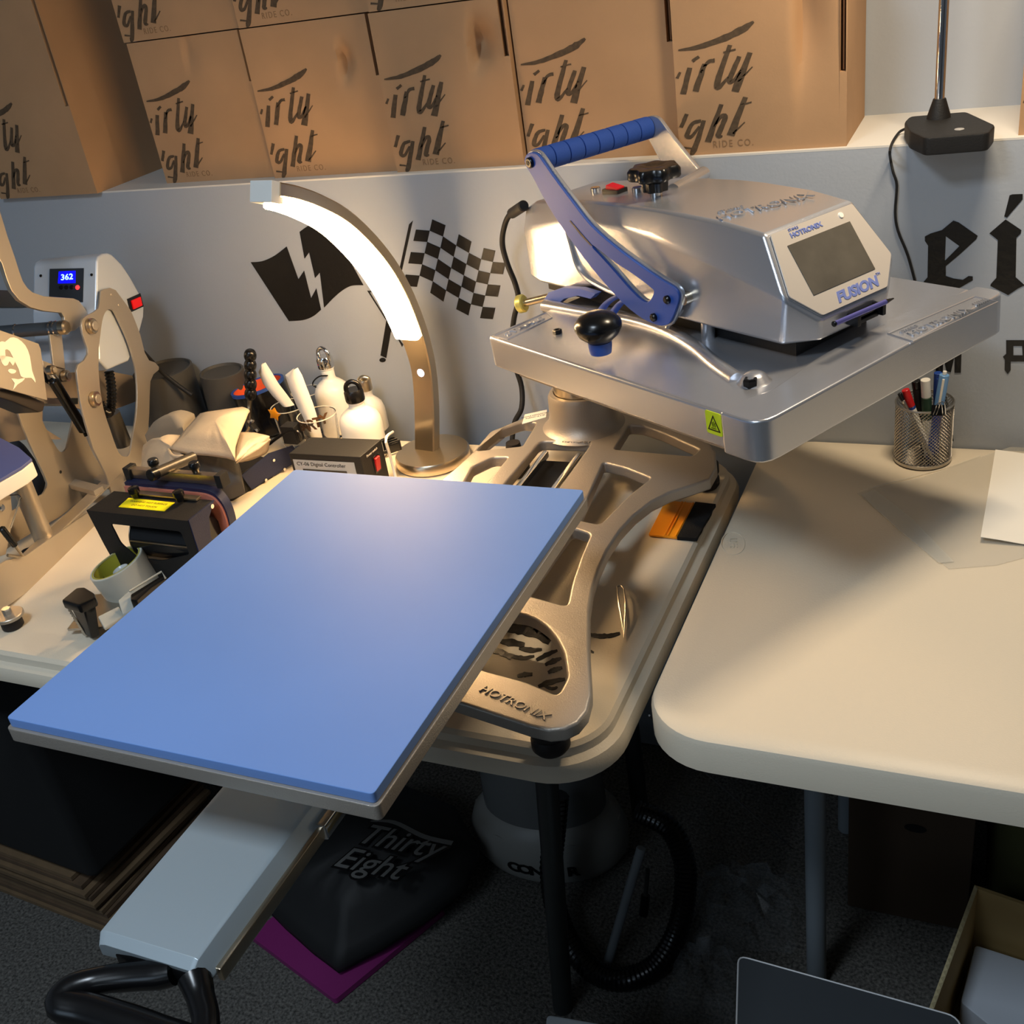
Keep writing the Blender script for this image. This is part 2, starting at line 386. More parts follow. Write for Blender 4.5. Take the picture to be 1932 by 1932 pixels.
for i in range(5):
    w = xs[i+1]-xs[i]-.003
    card_box(xs[i], w, ys[i], ZL, H1-.001, looks[i], 'cardboard boxes on the ledge', d=1.868-ys[i], dents=DN.get(i, ()), slot=(.085, .095, .085, .09, .15)[i])
upl = ['upper cardboard box above the first box of the row, only its lower lettering showing',
       'upper cardboard box above the second box of the row, next to the leftmost stack seam',
       'upper cardboard box whose thin lower strip shows over the round dent']
for i in range(3):
    w = xs[i+1]-xs[i]-.003
    card_box(xs[i]+(-.006, 0, .002)[i], w, ys[i]+.001, zr+.001, H1, upl[i], 'cardboard boxes on the ledge', d=1.866-ys[i])
card_box(-1.632-.262, .262, 1.641, ZL, H1+.1, 'cardboard box standing apart at the far left, closer to the ledge edge', 'cardboard boxes on the ledge', d=.215, slot=.19, dx=0.002)
card_box(.0005, .262, 1.668, ZL, H1, 'sliver of a cardboard box at the right edge beyond the pole lamp', 'cardboard boxes on the ledge', d=.19, slot=.05, dx=.0)
# ------------------------------------------------------------------ wall decals
def walldecal(name, label, loopsets, cat='decal', y=YW, thin=.0008):
    o0 = None; t = None
    for i, loops in enumerate(loopsets):
        L = [[(WY(a, b, y).x, WY(a, b, y).z) for a, b in lp] for lp in loops]
        T = Matrix.Translation((0, y-thin/2-.0001, 0)) @ Matrix.Rotation(PI/2, 4, 'X')
        if t is None:
            t = thing(name, label, cat, (L[0][0][0], y-.001, L[0][0][1]))
        plate('vinyl_piece', L, thin, M_decal, t, T)
    return t
z7 = lambda L: Z(440, 320, 900, 1932, L)
cm = lambda P, n=5: [tuple(v.to_2d()) for v in catmull([Vector((a, b, 0)) for a, b in P], n)]
A = z7(cm([(140, 733), (230, 725), (330, 680), (425, 608)])+[(518, 868), (563, 800), (618, 1018), (660, 940), (697, 1110)]+cm([(697, 1110), (640, 1158), (560, 1190), (443, 1200)]))
B = z7(cm([(527, 492), (600, 443), (680, 420), (755, 440)])+cm([(755, 440), (890, 660), (1033, 915)])+cm([(1033, 915), (930, 922), (830, 985), (722, 1093)])+[(688, 815), (650, 858), (603, 655), (567, 705)])
walldecal('flag_decal', 'black vinyl flag decal split by a lightning bolt, on the wall behind the arc lamp', [[A], [B],
    [z7([(838, 530), (848, 528), (1226, 1146), (1215, 1155)])], [z7([(1063, 958), (1100, 962), (1092, 972), (1083, 970), (1217, 1185), (1210, 1190)])],
    [z7([(1280, 1293), (1348, 1385), (1340, 1405)])]])
row0 = [(785, 433), (811, 435), (836, 446), (861, 463), (885, 477), (908, 489), (930, 494), (954, 496)]
chk = []
def gp(i, j):
    return (row0[i][0]-4.8*j, row0[i][1]+21.2*j)
for i in range(7):
    for j in range(-1, 5):
        if (i+j) % 2 == 0: chk.append([[gp(i, j), gp(i+1, j), gp(i+1, j+1), gp(i, j+1)]])
chk.append([z7([(1425, 403), (1415, 445), (1338, 800), (1322, 770), (1395, 432)])])
chk.append([z7([(1222, 1150), (1272, 1158), (1215, 1492), (1168, 1472)])])
chk.append([z7([(1185+26*math.cos(a), 1508+18*math.sin(a)) for a in [2*PI*k/12 for k in range(12)]])])
walldecal('checkered_flag_decal', 'black and white chequered flag decal on the wall between the arc lamp and the press', chk)
z1b = lambda L: Z(1240, 320, 1932, 1932, L)
walldecal('letter_decal', 'black blackletter word decal beginning with e, on the wall at the right', [
    [z1b([(1410, 352), (1440, 336), (1500, 318), (1560, 268), (1588, 278), (1688, 348), (1680, 366), (1600, 440), (1520, 508), (1520, 560), (1560, 573), (1610, 580), (1640, 560), (1662, 562), (1662, 582), (1600, 618), (1520, 658), (1490, 636), (1402, 602), (1404, 590), (1424, 566), (1427, 400), (1410, 375)]), z1b([(1520, 350), (1592, 402), (1515, 480)])],
    [z1b([(1835, 262), (1918, 318), (1915, 335), (1892, 358), (1888, 566), (1935, 608), (1900, 625), (1848, 660), (1755, 612), (1757, 602), (1786, 570), (1794, 370), (1750, 335)])],
    [z1b([(1856, 135), (1870, 130), (1925, 128), (1925, 155), (1842, 252), (1828, 246)])]])
walldecal('letter_decal', 'small black letter P decal on the wall below the blackletter word', [
    [z1b([(1838, 898), (1938, 898), (1945, 915), (1945, 1000), (1935, 1010), (1862, 1010), (1862, 1055), (1846, 1076), (1830, 1055), (1831, 1000), (1821, 985), (1838, 970)]), z1b([(1876, 928), (1922, 928), (1925, 978), (1876, 978)])]])
walldecal('letter_decal', 'small black letter M decal on the wall, mostly behind the raised press head', [
    [[(1766, 640), (1783, 640), (1792, 668), (1801, 640), (1815, 640), (1813, 703), (1801, 703), (1801, 672), (1794, 702), (1786, 700), (1780, 672), (1779, 703), (1766, 703)]]])
# ------------------------------------------------------------------ the large swing-away heat press
XC = -.634                                   # axis of symmetry of its base
BZ = .818
PR = thing('heat_press', 'large silver swing-away heat press with a blue lower platen drawn out towards the viewer', 'heat press', (XC, 1.2, TZ))
tr = lambda L, z: [tuple(W(a, b, z).to_2d()) for a, b in L]
z3 = lambda L: Z(820, 760, 1420, 1656, L)
mir = lambda L: [(2*XC-x, y) for x, y in L][::-1]
# casting: right half traced, mirrored
RH = tr([(1065, 770), (1150, 773), (1215, 780), (1280, 797), (1325, 820), (1350, 850), (1353, 880), (1340, 903), (1300, 917), (1265, 928), (1230, 945),
         (1198, 970), (1170, 1000), (1147, 1035), (1130, 1072), (1118, 1110), (1112, 1150), (1112, 1225), (1116, 1290)], BZ)
fr = tr([(1116, 1310), (1108, 1340), (1090, 1362), (1065, 1374), (1035, 1377), (1000, 1369)], BZ)
yf = fr[-1][1]
half = RH+fr+[(XC+.09, yf+.022), (XC, yf+.03)]
half = [p for p in half if p[0] > XC+.005] 
LH = tr([(1030, 776), (990, 787), (950, 803), (900, 843), (862, 880), (832, 904)], BZ)   # narrower left lobe
LH = [(x, y) for x, y in mir(half) if y < 1.0] + [(XC-.190, 1.04), (XC-.172, 1.13), (XC-.160, 1.22)] + LH[::-1]
outer = half+LH
H1h = roundpoly(tr(z3([(1015, 112), (1080, 118), (1180, 150), (1380, 240), (1340, 275), (935, 240)]), BZ), .006)
H2h = roundpoly(tr(z3([(880, 308), (990, 335), (1125, 388), (1010, 480), (860, 630), (750, 608)]), BZ), .007)
H3h = roundpoly(tr(z3([(715, 650), (812, 680), (760, 800), (715, 930), (688, 1055), (470, 995)]), BZ), .008)
hb = tr(z3([(410, 1090), (470, 1100), (530, 1125), (590, 1170), (640, 1235), (672, 1300), (690, 1430), (640, 1520), (480, 1450), (250, 1350)]), BZ)
H4h = roundpoly([(XC+.035, hb[0][1]-.002)]+hb[1:8]+[(hb[8][0], hb[8][1])]+[(XC+.035, hb[9][1])], .008)
H5 = roundpoly([(XC-.040, 1.447), (XC+.048, 1.451), (XC+.048, 1.06), (XC-.040, 1.06)], .012)
holes = []
for h in (H1h, H2h, H3h, H4h): holes.append(h)
holes += [mir(H4h), roundpoly(tr([(1012, 797), (985, 795), (930, 815), (900, 850), (985, 841)], BZ), .006), roundpoly(tr([(958, 862), (930, 862), (892, 880), (868, 925), (905, 925)], BZ), .006),
          roundpoly([(XC-.06, 1.20), (XC-.06, 1.06), (XC-.14, 1.08), (XC-.125, 1.19)], .008)]
holes.append(H5)
prismz('base_casting', outer, BZ-.019, BZ, M_cast, PR, holes, bev=.004, bres=2)
# casting lettering at the front bar
la0, la1 = W(905, 1298, BZ), W(1036, 1356, BZ); T = frame_from((la0+la1)/2+Vector((0, 0, .0006)), la1-la0, (0, 1, 0))
text('cast_lettering', 'HOTRONIX', .016, T, M_cast, PR, .0008, .1, sx=1.15)
T = frame_from((W(1090, 838, BZ).x-.005, W(1090, 832, BZ).y-.004, BZ+.0004), (1, 0, 0), (0, 1, 0))
text('collar_lettering', 'HOTRONIX', .009, T, M_cast, PR, .0006)
# feet
fx, fy = W(1033, 1425, TZ).x, .843
for sx in (1, -1):
    for yy in (fy, 1.47):
        x = fx if yy == fy else -.41
        x = x if sx == 1 else (2*XC-x if yy == fy else -.735)
        lathe('rubber_foot', [(0, 0), (.019, 0), (.0225, .005), (.0225, .015), (.0195, .020), (.0225, .026), (.0225, .040), (.014, .046), (.012, .060), (0, .060)], M_rubber, PR, (x, yy, TZ))
# collar and column
CX, CY = -.622, 1.515
lathe('collar', [(.074, BZ-.004), (.066, BZ+.002), (.058, BZ+.010), (.0545, BZ+.022), (.0535, BZ+.055), (.050, BZ+.062), (.044, BZ+.063), (.044, BZ)], M_cast, PR, (CX, CY, 0), 48)
lathe('column', [(0, BZ), (.0425, BZ), (.0425, 1.02), (0, 1.02)], M_nickel, PR, (CX, CY, 0), 48)
lb = tr([(990, 782), (1032, 773), (1030, 787), (985, 800)], BZ+.001)
prismz('maker_label', lb, BZ, BZ+.0012, M_paper, PR)
T = frame_from((sum(p[0] for p in lb)/4, sum(p[1] for p in lb)/4, BZ+.0014), (lb[1][0]-lb[0][0], lb[1][1]-lb[0][1], 0), (0, 1, 0))
for i, s_ in enumerate(('STAHLS HOTRONIX', 'FUSION 16 x 20')): text('label_lettering', s_, .005, T @ Matrix.Translation((0, .004-.007*i, 0)), M_black, PR, .0001)
# slide rails and inner trough seen through the central slot
box('trough', (XC+.004, 1.25, BZ-.040), (.086, .40, .004), mat('dark_trough', (40, 42, 44), .35, metal=.6), PR)
for dx in (-.024, .034):
    box('slide_rail', (XC+dx, 1.0, BZ-.014), (.009, .86, .012), M_chrome, PR, bev=.002)
# drawn-out tray
ty0, ty1 = .422, 1.0
sec = [(-.058, -.010), (-.0575, -.003), (-.055, .0), (-.048, .002), (.049, .002), (.0535, .0), (.062, -.017), (.062, -.022), (-.058, -.022)]
V = []; Fc = []
TX = -.637
for k, (yy, sc, dz) in enumerate(((ty1, 1, 0), (ty0+.03, 1, 0), (ty0+.002, 1, -.001), (ty0-.006, .96, -.009))):
    for a, b in sec: V.append((TX+a*sc, yy+(.006 if a > .054 and k > 1 else 0), .838+b+dz*(1 if b > -.02 else .2)))
n = len(sec)
for i in range(3):
    for q in range(n): Fc.append((i*n+q, i*n+(q+1) % n, (i+1)*n+(q+1) % n, (i+1)*n+q))
Fc += [tuple(range(n)), tuple(range(4*n-1, 3*n-1, -1))]
raw('slide_tray', V, Fc, mat('tray_paint', (180, 192, 198), .35, metal=.35), PR, bev=.0025, ang=50)
rx = -.5735
box('drawer_slide', (rx, .700, .814), (.007, .54, .016), M_nickel, PR, bev=.002)
box('drawer_slide', (rx+.003, .80, .818), (.012, .41, .020), M_chrome, PR, bev=.003)
box('drawer_slide', (2*TX-rx+.022, .72, .808), (.006, .54, .020), M_nickel, PR, bev=.002)
# D-shaped pull handle
hz = .775
hp = [W(a, b, z) for a, b, z in ((330, 1832, .818), (300, 1838, .815), (240, 1843, .812), (180, 1851, .812), (135, 1868, .812), (118, 1895, .810), (170, 1908, .808), (250, 1934, .808), (330, 1962, .808), (378, 1965, .810), (388, 1925, .812), (378, 1880, .814), (368, 1845, .818))]
tube('pull_handle', hp, [.012, .013, .0125, .0115, .0135, .0145, .015, .0155, .0155, .013, .0115, .012, .015], M_black, PR, 14, sm=5)
box('handle_mount', (TX+.004, ty0+.014, .813), (.095, .040, .024), M_black, PR, bev=.006)
# lower platen
px0, px1, py0, py1 = -.634-.203, -.634+.203, .7722-.254, .7722+.254
prismz('lower_platen', roundpoly([(px0-.003, py0-.003), (px1+.003, py0-.003), (px1+.003, py1+.003), (px0-.003, py1+.003)], .006), .9485, .9645, M_cast, PR, bev=.0015)
sp = prismz('silicone_pad', roundpoly([(px0, py0), (px1, py0), (px1, py1), (px0, py1)], .005), .9645, .9754, M_sil, PR, bev=.0012)
lathe('platen_post', [(.0, .84), (.05, .84), (.048, .85), (.040, .87), (.040, .92), (.075, .9486), (0, .9486)], M_cast, PR, (TX, .79, 0), 32)
box('platen_bracket', (px1-.02, py1+.006, .946), (.03, .02, .012), M_alu, PR, bev=.003)
# ---------------- head: local frame (x = from column to front, y = across), z absolute
HC = (-.343, 1.384); HA = -.5516
HM = Matrix.Translation((HC[0], HC[1], 0)) @ Matrix.Rotation(HA, 4, 'Z'); HI = HM.inverted()
def HZ(px, py, z): return HI @ W(px, py, z)
_ey = HM.to_3x3() @ Vector((0, 1, 0)); _ex = HM.to_3x3() @ Vector((1, 0, 0))
def HY(px, py, y): return HI @ WP(px, py, HM @ Vector((0, y, 0)), _ey)
def HX(px, py, x): return HI @ WP(px, py, HM @ Vector((x, 0, 0)), _ex)
z8 = lambda L: Z(880, 200, 1340, 1932, L)
HT = 1.052
TM = HM @ Matrix.Translation((0, 0, HT)) @ Matrix.Rotation(-.022, 4, 'Y') @ Matrix.Rotation(.037, 4, 'X') @ Matrix.Translation((0, 0, -HT)); TI = TM.inverted()   # the lifted platen hangs slightly tilted
_tn = TM.to_3x3() @ Vector((0, 0, 1)); _ty = TM.to_3x3() @ Vector((0, 1, 0))
def TP(px, py, z): return TI @ WP(px, py, TM @ Vector((0, 0, z)), _tn)
def TYp(px, py, y): return TI @ WP(px, py, TM @ Vector((0, y, 0)), _ty)
PT = TM @ Matrix.Translation((0, 0, HT-.024))
plate('upper_platen_shell', [roundpoly([(-.274, -.214), (.22, -.214), (.22, .222), (-.274, .222)], (.012, .006, .006, .02))], .048, M_alu, PR, PT, bev=.005, bres=3)
plate('heat_platen', [[(-.235, -.195), (.235, -.195), (.235, .205), (-.235, .205)]], .012, M_cast, PR, TM @ Matrix.Translation((0, 0, HT-.056)))
# thicker front cap with its curved inner edge
cap = roundpoly([(.205, -.2185), (.266, -.2185), (.266, .227), (.222, .227), (.222, .205), (.200, .13), (.196, -.04), (.207, -.10), (.214, -.15), (.203, -.175)], [.004, .028, .026, .008, .02, .03, .03, .03, .012, .012])
plate('front_cap', [cap], .053, M_alu, PR, TM @ Matrix.Translation((0, 0, HT-.0235)), bev=.0075, bres=3)
# recessed lettering field on the front cap and at the rear corner
fa = [TP(a, b, HT+.0036) for a, b in ((1675, 630), (1838, 560), (1882, 570), (1722, 645))]
tube('lettering_frame', [Vector((p.x, p.y, HT+.0038)) for p in fa], .0011, M_alu, PR, 6, closed=True, T=TM)
ax = (fa[1]-fa[0]).normalized()
T = TM @ frame_from((fa[0]+fa[1]+fa[2]+fa[3])/4+Vector((0, -.004, .0003)), ax, (-ax.y, ax.x, 0))
text('cast_lettering', 'HOTRONIX', .019, T @ Matrix.Translation((-.008, -.004, 0)), M_alu, PR, .0012, .15, sx=1.0)
text('cast_lettering', 'STAHLS', .008, T @ Matrix.Translation((-.045, .009, 0)), M_alu, PR, .0012)
text('cast_lettering', 'IIIIII', .014, T @ Matrix.Translation((.066, -.001, 0)), M_alu, PR, .0012)
fb = [TP(a, b, HT) for a, b in ((930, 635), (1030, 590), (1042, 600), (958, 641))]
for i in range(4): 
    a, b = fb[i], fb[(i+1) % 4]; tube('lettering_frame', [a+Vector((0, 0, .0004)), b+Vector((0, 0, .0004))], .0009, M_alu, PR, 6, T=TM)
ax = (fb[1]-fb[0]).normalized(); ce = sum(fb, Vector())/4; ce.z = HT+.0004
text('cast_lettering', 'STAHLS', .016, TM @ frame_from(ce, ax, (-ax.y, ax.x, 0)), M_alu, PR, .0012, sx=1.35)
# raised rib with its bolt boss
rb = [TP(a, b, HT+.004) for a, b in ((1028, 572), (1090, 583), (1190, 600), (1260, 622), (1310, 650), (1350, 683), (1390, 712))]
tube('support_rib', [Vector((p.x, p.y, HT+.000)) for p in rb], .0105, M_alu, PR, 16, sm=4, flat=.9, T=TM)
bb = TP(1418, 716, HT+.004)
lathe('bolt_boss', [(0, .011), (.008, .0105), (.014, .007), (.018, .001), (.024, -.003)], M_alu, PR, (bb.x, bb.y+.004, HT+.001), 24).data.transform(TM)
def hb_(o): o.data.transform(HM); return o
def tb_(o): o.data.transform(TM); return o
def hexbolt(px, py, r, h, zz=HT):
    p = TP(px, py, zz); tb_(lathe('hex_bolt', [(0, 0), (r, 0), (r, h*.8), (r*.85, h), (r*.5, h), (r*.45, h*.6), (0, h*.6)], M_black, PR, (p.x, p.y, zz), 6, ang=10))
hexbolt(1052, 629, .0068, .006); hexbolt(1417, 728, .009, .010, HT)
# warning sticker on the side
pa = [TYp(a, b, -.214) for a, b in ((1331, 777), (1362, 786), (1364, 820), (1334, 812))]
sd = (TM.to_3x3() @ Vector((1, 0, 0))).normalized()
ptc = TM @ ((pa[0]+pa[1]+pa[2]+pa[3])/4)
sy = -.214
ptc = TM @ Vector((((pa[0]+pa[2])/2).x, sy-.0004, ((pa[0]+pa[2])/2).z))
ST_ = frame_from(ptc, sd, TM.to_3x3() @ Vector((0, 0, 1)))
plate('warning_label', [roundpoly([(-.0125, -.0145), (.0125, -.0145), (.0125, .0145), (-.0125, .0145)], .003)], .0008, mat('lime_label', (205, 222, 30), .45), PR, ST_)
tri = [(-.0100, -.0095), (.0100, -.0095), (0, .0105)]
plate('warning_sign', [tri, [(-.0078, -.0082), (.0078, -.0082), (0, .0078)]], .0006, M_black, PR, ST_ @ Matrix.Translation((0, 0, .0006)))
for i in (-1, 0, 1):
    tube('warning_sign', [(i*.0022, -.0045, .0008), (i*.0022+.0006, -.0025, .0008), (i*.0022-.0004, -.0005, .0008), (i*.0022+.0004, .0015+(.0012 if i == 0 else 0), .0008)], .00038, M_black, PR, 5, T=ST_)
tube('warning_sign', [(-.004, -.0062, .0008), (.004, -.0062, .0008)], .0004, M_black, PR, 5, T=ST_)
# ---------------- control housing
yc = .012
def ringv(x, wb, zb, wm, zm, wt, zt): return [(x, yc-wb, zb), (x, yc-wm, zm), (x, yc-wt, zt), (x, yc+wt, zt), (x, yc+wm, zm), (x, yc+wb, zb)]
RG = [ringv(-.372, .068, 1.066, .070, 1.14, .060, 1.172), ringv(-.34, .072, 1.062, .074, 1.15, .062, 1.187), ringv(-.27, .074, 1.064, .077, 1.165, .064, 1.195),
      ringv(-.205, .076, 1.080, .082, 1.176, .068, 1.203), ringv(-.12, .080, 1.078, .086, 1.181, .074, 1.209), ringv(-.05, .088, 1.078, .092, 1.180, .078, 1.212),
      ringv(-.01, .097, 1.078, .098, 1.176, .080, 1.212), ringv(.07, .097, 1.078, .098, 1.163, .080, 1.210)]
V = [p for r in RG for p in r]; Fc = []
for i in range(len(RG)-1):
    for q in range(6): Fc.append((i*6+q, i*6+(q+1) % 6, (i+1)*6+(q+1) % 6, (i+1)*6+q))
Fc.append(tuple(range(6)))
n = len(V)
T_, Mx, Bx, Sx, Fx = (.136, 1.203), (.183, 1.1405), (.174, 1.078), (.206, 1.1065), (.202, 1.078)
dz = (T_[1]-Sx[1])/(T_[0]-Sx[0])
mz = T_[1]+dz*(Mx[0]-T_[0])
V += [(Bx[0], yc-.094, Bx[1]), (Mx[0], yc-.097, mz), (T_[0], yc-.078, T_[1]), (T_[0], yc+.078, T_[1]), (Mx[0], yc+.097, mz), (Bx[0], yc+.094, Bx[1]),
      (Sx[0], yc-.062, Sx[1]), (Sx[0], yc+.062, Sx[1]), (Fx[0], yc-.058, Fx[1]), (Fx[0], yc+.058, Fx[1])]
L_ = n-6
for q in range(5): Fc.append((L_+q, L_+q+1, n+q+1, n+q))
Fc.append((L_+5, L_, n, n+8, n+9, n+5))
Fc += [(n+2, n+3, n+4, n+7, n+6, n+1), (n+1, n+6, n+8, n), (n+6, n+7, n+9, n+8), (n+7, n+4, n+5, n+9)]
raw('control_housing', V, Fc, M_alu, PR, bev=.005, seg=3, ang=50, T=HM, lim=14)
box('housing_base', (-.08, yc, 1.066), (.5, .13, .028), M_blackm, PR, T=HM)
# rear flange edge seen as a bright line
fl = [HY(a, b, yc-.079) for a, b in z8([(800, 1000), (830, 1100), (880, 1270), (960, 1370), (1100, 1450), (1250, 1510), (1450, 1600)])]
tube('shell_flange', fl, .0035, M_alu, PR, 8, sm=4, T=HM)
# screen panel
so = Vector(((T_[0]+Sx[0])/2, yc, (T_[1]+Sx[1])/2)); up = Vector((T_[0]-Sx[0], 0, T_[1]-Sx[1])).normalized()
SM = HM @ frame_from(so+Vector((.0012, 0, .001)), (0, 1, 0), up)
Lh = math.hypot(T_[0]-Sx[0], T_[1]-Sx[1])/2
my = math.hypot(T_[0]-Mx[0], T_[1]-mz); 
pan = [(-.072, Lh-.004), (.072, Lh-.004), (.091, Lh-my), (.058, -Lh+.004), (-.058, -Lh+.004), (-.091, Lh-my)]
plate('screen_surround', [roundpoly(pan, .003)], .0016, mat('screen_surround', (212, 205, 196), .35, metal=.3), PR, SM)
plate('screen', [[(-.057, -.030), (.053, -.030), (.053, .036), (-.057, .036)]], .0016, mat('dark_lcd', (92, 88, 80), .12, var=.12, scale=30), PR, SM @ Matrix.Translation((0, 0, .0009)))
M_btxt = mat('blue_print', (112, 128, 192), .5)
text('fusion_lettering', 'FUSION', .0175, SM @ Matrix.Translation((.010, -.0445, .0012)), M_btxt, PR, .0003, .25, .0008, sx=1.2)
text('maker_lettering', 'HOTRONIX', .0085, SM @ Matrix.Translation((-.018, .0455, .0012)), M_btxt, PR, .0003, 0, .0003, sx=1.2)
text('maker_lettering', 'STAHLS', .005, SM @ Matrix.Translation((-.036, .0525, .0012)), M_btxt, PR, .0003)
tl0, tl1 = HZ(1352, 414, 1.2085), HZ(1502, 374, 1.2085)
TT = HM @ frame_from((tl0+tl1)/2+Vector((0, 0, .0030)), tl1-tl0, (-1, 0, .04))
text('embossed_lettering', 'HOTRONIX', .026, TT @ Matrix.Translation((.006, -.008, 0)), M_alu, PR, .0010, .2, sx=1.0)
text('embossed_lettering', 'STAHLS', .011, TT @ Matrix.Translation((-.030, .013, 0)), M_alu, PR, .0010, .2)
text('fusion_lettering', 'TM', .005, SM @ Matrix.Translation((.0535, -.037, .0012)), M_btxt, PR, .0003)
lathe('indicator', [(0, .0016), (.0035, .0014), (.004, 0)], M_white, PR, (0, 0, 0), 16, SM @ Matrix.Translation((.045, .047, .0008)))
# stylus clip and stylus
ckz = (Sx[1]+Fx[1])/2
box('stylus_clip', (.208, yc+.012, 1.095), (.012, .055, .006), M_black, PR, T=HM, bev=.001)
box('stylus_clip', (.209, yc+.012, 1.086), (.010, .040, .005), M_black, PR, T=HM, bev=.001)
for dy in (-.012, .034): box('stylus_clip', (.212, yc+dy, 1.092), (.018, .006, .014), M_black, PR, T=HM, bev=.001)
st0 = HX(1572, 612, .221); st1 = HX(1686, 563, .221)
sty = thing('stylus', 'slim blue and silver pen clipped below the press screen', 'pen', HM @ st0)
cyl('pen_barrel', HM @ st0.lerp(st1, .03), HM @ st0.lerp(st1, .86), .0032, mat('blue_barrel', (110, 110, 190), .25, metal=.6), sty, 14)
cyl('pen_tip', HM @ st0.lerp(st1, .86), HM @ st1, .0032, M_black, sty, 14, r2=.0008)
cyl('rubber_tip', HM @ st0, HM @ st0.lerp(st1, .03), .0036, M_black, sty, 14, bev=.001)
# ---------------- items on top of the housing
kp = HZ(1238, 366, 1.221); kp.y = max(min(kp.y, .01), -.03)
kp = HZ(1238, 371, 1.209)
K0 = HM @ Vector((kp.x, kp.y, 1.207))
lathe('knob_screw', [(0, 0), (.0085, 0), (.0085, .014), (0, .014)], M_chrome, PR, K0, 20)
lathe('pressure_knob', [(0, .010), (.0155, .010), (.0165, .022), (.020, .025), (.031, .027), (.033, .030), (.033, .039), (.030, .043), (.020, .044), (.012, .042), (0, .041)], M_black, PR, K0, 42, lobes=7, amp=.11)
rk = HY(1160, 356, -.005)
rk = HZ(1160, 360, 1.206)
box('rocker_switch', rk, (.030, .022, .008), M_black, PR, T=HM, rz=.15, bev=.001)
box('rocker_button', rk+Vector((0, 0, .005)), (.022, .016, .006), M_red, PR, T=HM @ Matrix.Translation(rk) @ Matrix.Rotation(.18, 4, 'Y') @ Matrix.Translation(-rk), rz=.15, bev=.001)
for a in (1124, 1203):
    q = HZ(a, 362, (1.197 if a < 1150 else 1.207)); cyl('fuse_cap', HM @ q+Vector((0, 0, -.003)), HM @ q+Vector((0, 0, .007)), .0075, M_chrome, PR, 16, bev=.001)
# ---------------- lifting handle
z8h = [(515, 350), (480, 372), (463, 420), (478, 480), (530, 565), (650, 790), (800, 1020), (1000, 1290), (1240, 1560), (1400, 1690), (1520, 1745), (1590, 1748), (1640, 1712), (1700, 1560), (1702, 1480), (1660, 1420), (1560, 1360), (1380, 1240), (1180, 1090), (1000, 930), (850, 740), (700, 540), (600, 395), (560, 358)]
slot = [(1010, 1105), (1090, 1165), (1200, 1250), (1330, 1335), (1470, 1440), (1490, 1475), (1450, 1540), (1400, 1525), (1310, 1440), (1170, 1280), (1060, 1160)]
def armpts(L, y): return [(lambda p: (p.x, p.z))(HY(a, b, y)) for a, b in z8(L)]
ya = yc-.112
def smooth2(L, n=3): return [tuple(v.to_2d()) for v in catmull([Vector((a, b, 0)) for a, b in L], n, True)]
arm = smooth2(armpts(z8h, ya)); sl = smooth2(armpts(slot, ya))
AT = lambda y: HM @ Matrix.Translation((0, y, 0)) @ Matrix.Rotation(PI/2, 4, 'X')
plate('handle_arm', [arm, sl], .006, M_alu, PR, AT(ya+.004), bev=.0015)
cxy = (sum(p[0] for p in arm)/len(arm), sum(p[1] for p in arm)/len(arm))
def inset(L, d):
    out = []; n = len(L); s = 1 if sum(L[i][0]*L[(i+1) % n][1]-L[(i+1) % n][0]*L[i][1] for i in range(n)) > 0 else -1
    for i in range(n):
        t = Vector(L[(i+1) % n])-Vector(L[i-1]); t.normalize(); out.append((L[i][0]-t.y*d*s, L[i][1]+t.x*d*s))
    return out
plate('handle_arm_cover', [inset(arm, .0026), inset(sl, -.0014)], .004, M_blue, PR, AT(ya-.001), bev=.001)
plate('handle_arm', [arm], .007, M_alu, PR, AT(yc+.112), bev=.0015)
gr = [armpts([(830, 905), (840, 903), (930, 1010), (1010, 1100), (1000, 1104), (920, 1020)], ya)]
plate('cover_groove', gr, .0006, M_decal, PR, AT(ya-.0032))
for q in ((510, 447), (1597, 1532), (1490, 1672)):
    a, b = z8([q])[0]; p = HY(a, b, ya-.003); r = .0075 if q[0] < 600 else .0055
    hb_(cyl('arm_bolt', (p.x, ya-.008, p.z), (p.x, ya+.002, p.z), r, M_black, PR, 18, bev=.0015))
    hb_(cyl('bolt_socket', (p.x, ya-.0085, p.z), (p.x, ya-.0075, p.z), r*.45, M_blackm, PR, 6))
gp0 = HY(*z8([(510, 447)])[0], ya)
g0, g1 = ya+.007, yc+.109
prof = []; Ng = 8; Lg = g1-g0
prof.append((0, 0))
for i in range(Ng):
    a = i*Lg/Ng; b = (i+1)*Lg/Ng
    prof += [(.0130, a), (.0160, a+.0010), (.0163, a+.003), (.0163, b-.003), (.0160, b-.0010), (.0130, b-.0001)]
prof.append((0, Lg))
lathe('handle_grip', prof, M_grip, PR, (0, 0, 0), 32, HM @ Matrix.Translation((gp0.x, g0, gp0.z)) @ Matrix.Rotation(-PI/2, 4, 'X'))
hb_(cyl('handle_axle', (.022, yc-.108, 1.112), (.022, yc+.115, 1.112), .008, M_nickel, PR, 16))
hb_(cyl('pivot_bar', (HY(1300, 345, .06).x, .03, 1.204), (HY(1300, 345, .09).x, .12, 1.204), .010, M_alu, PR, 16))
# latch clip at the arm's lower end, side post under the housing
la, lb_ = HY(*z8([(1690, 1610)])[0], ya+.012), HY(*z8([(1590, 1755)])[0], ya+.012)
hb_(box('latch_clip', (la+lb_)/2, (.004, .012, (la-lb_).length), M_chrome, PR, bev=.001)) if False else tube('latch_clip', [la, lb_], .003, M_chrome, PR, 8, T=HM)
hb_(cyl('housing_post', (.03, yc-.075, 1.05), (.03, yc-.075, 1.085), .009, M_alu, PR, 18))
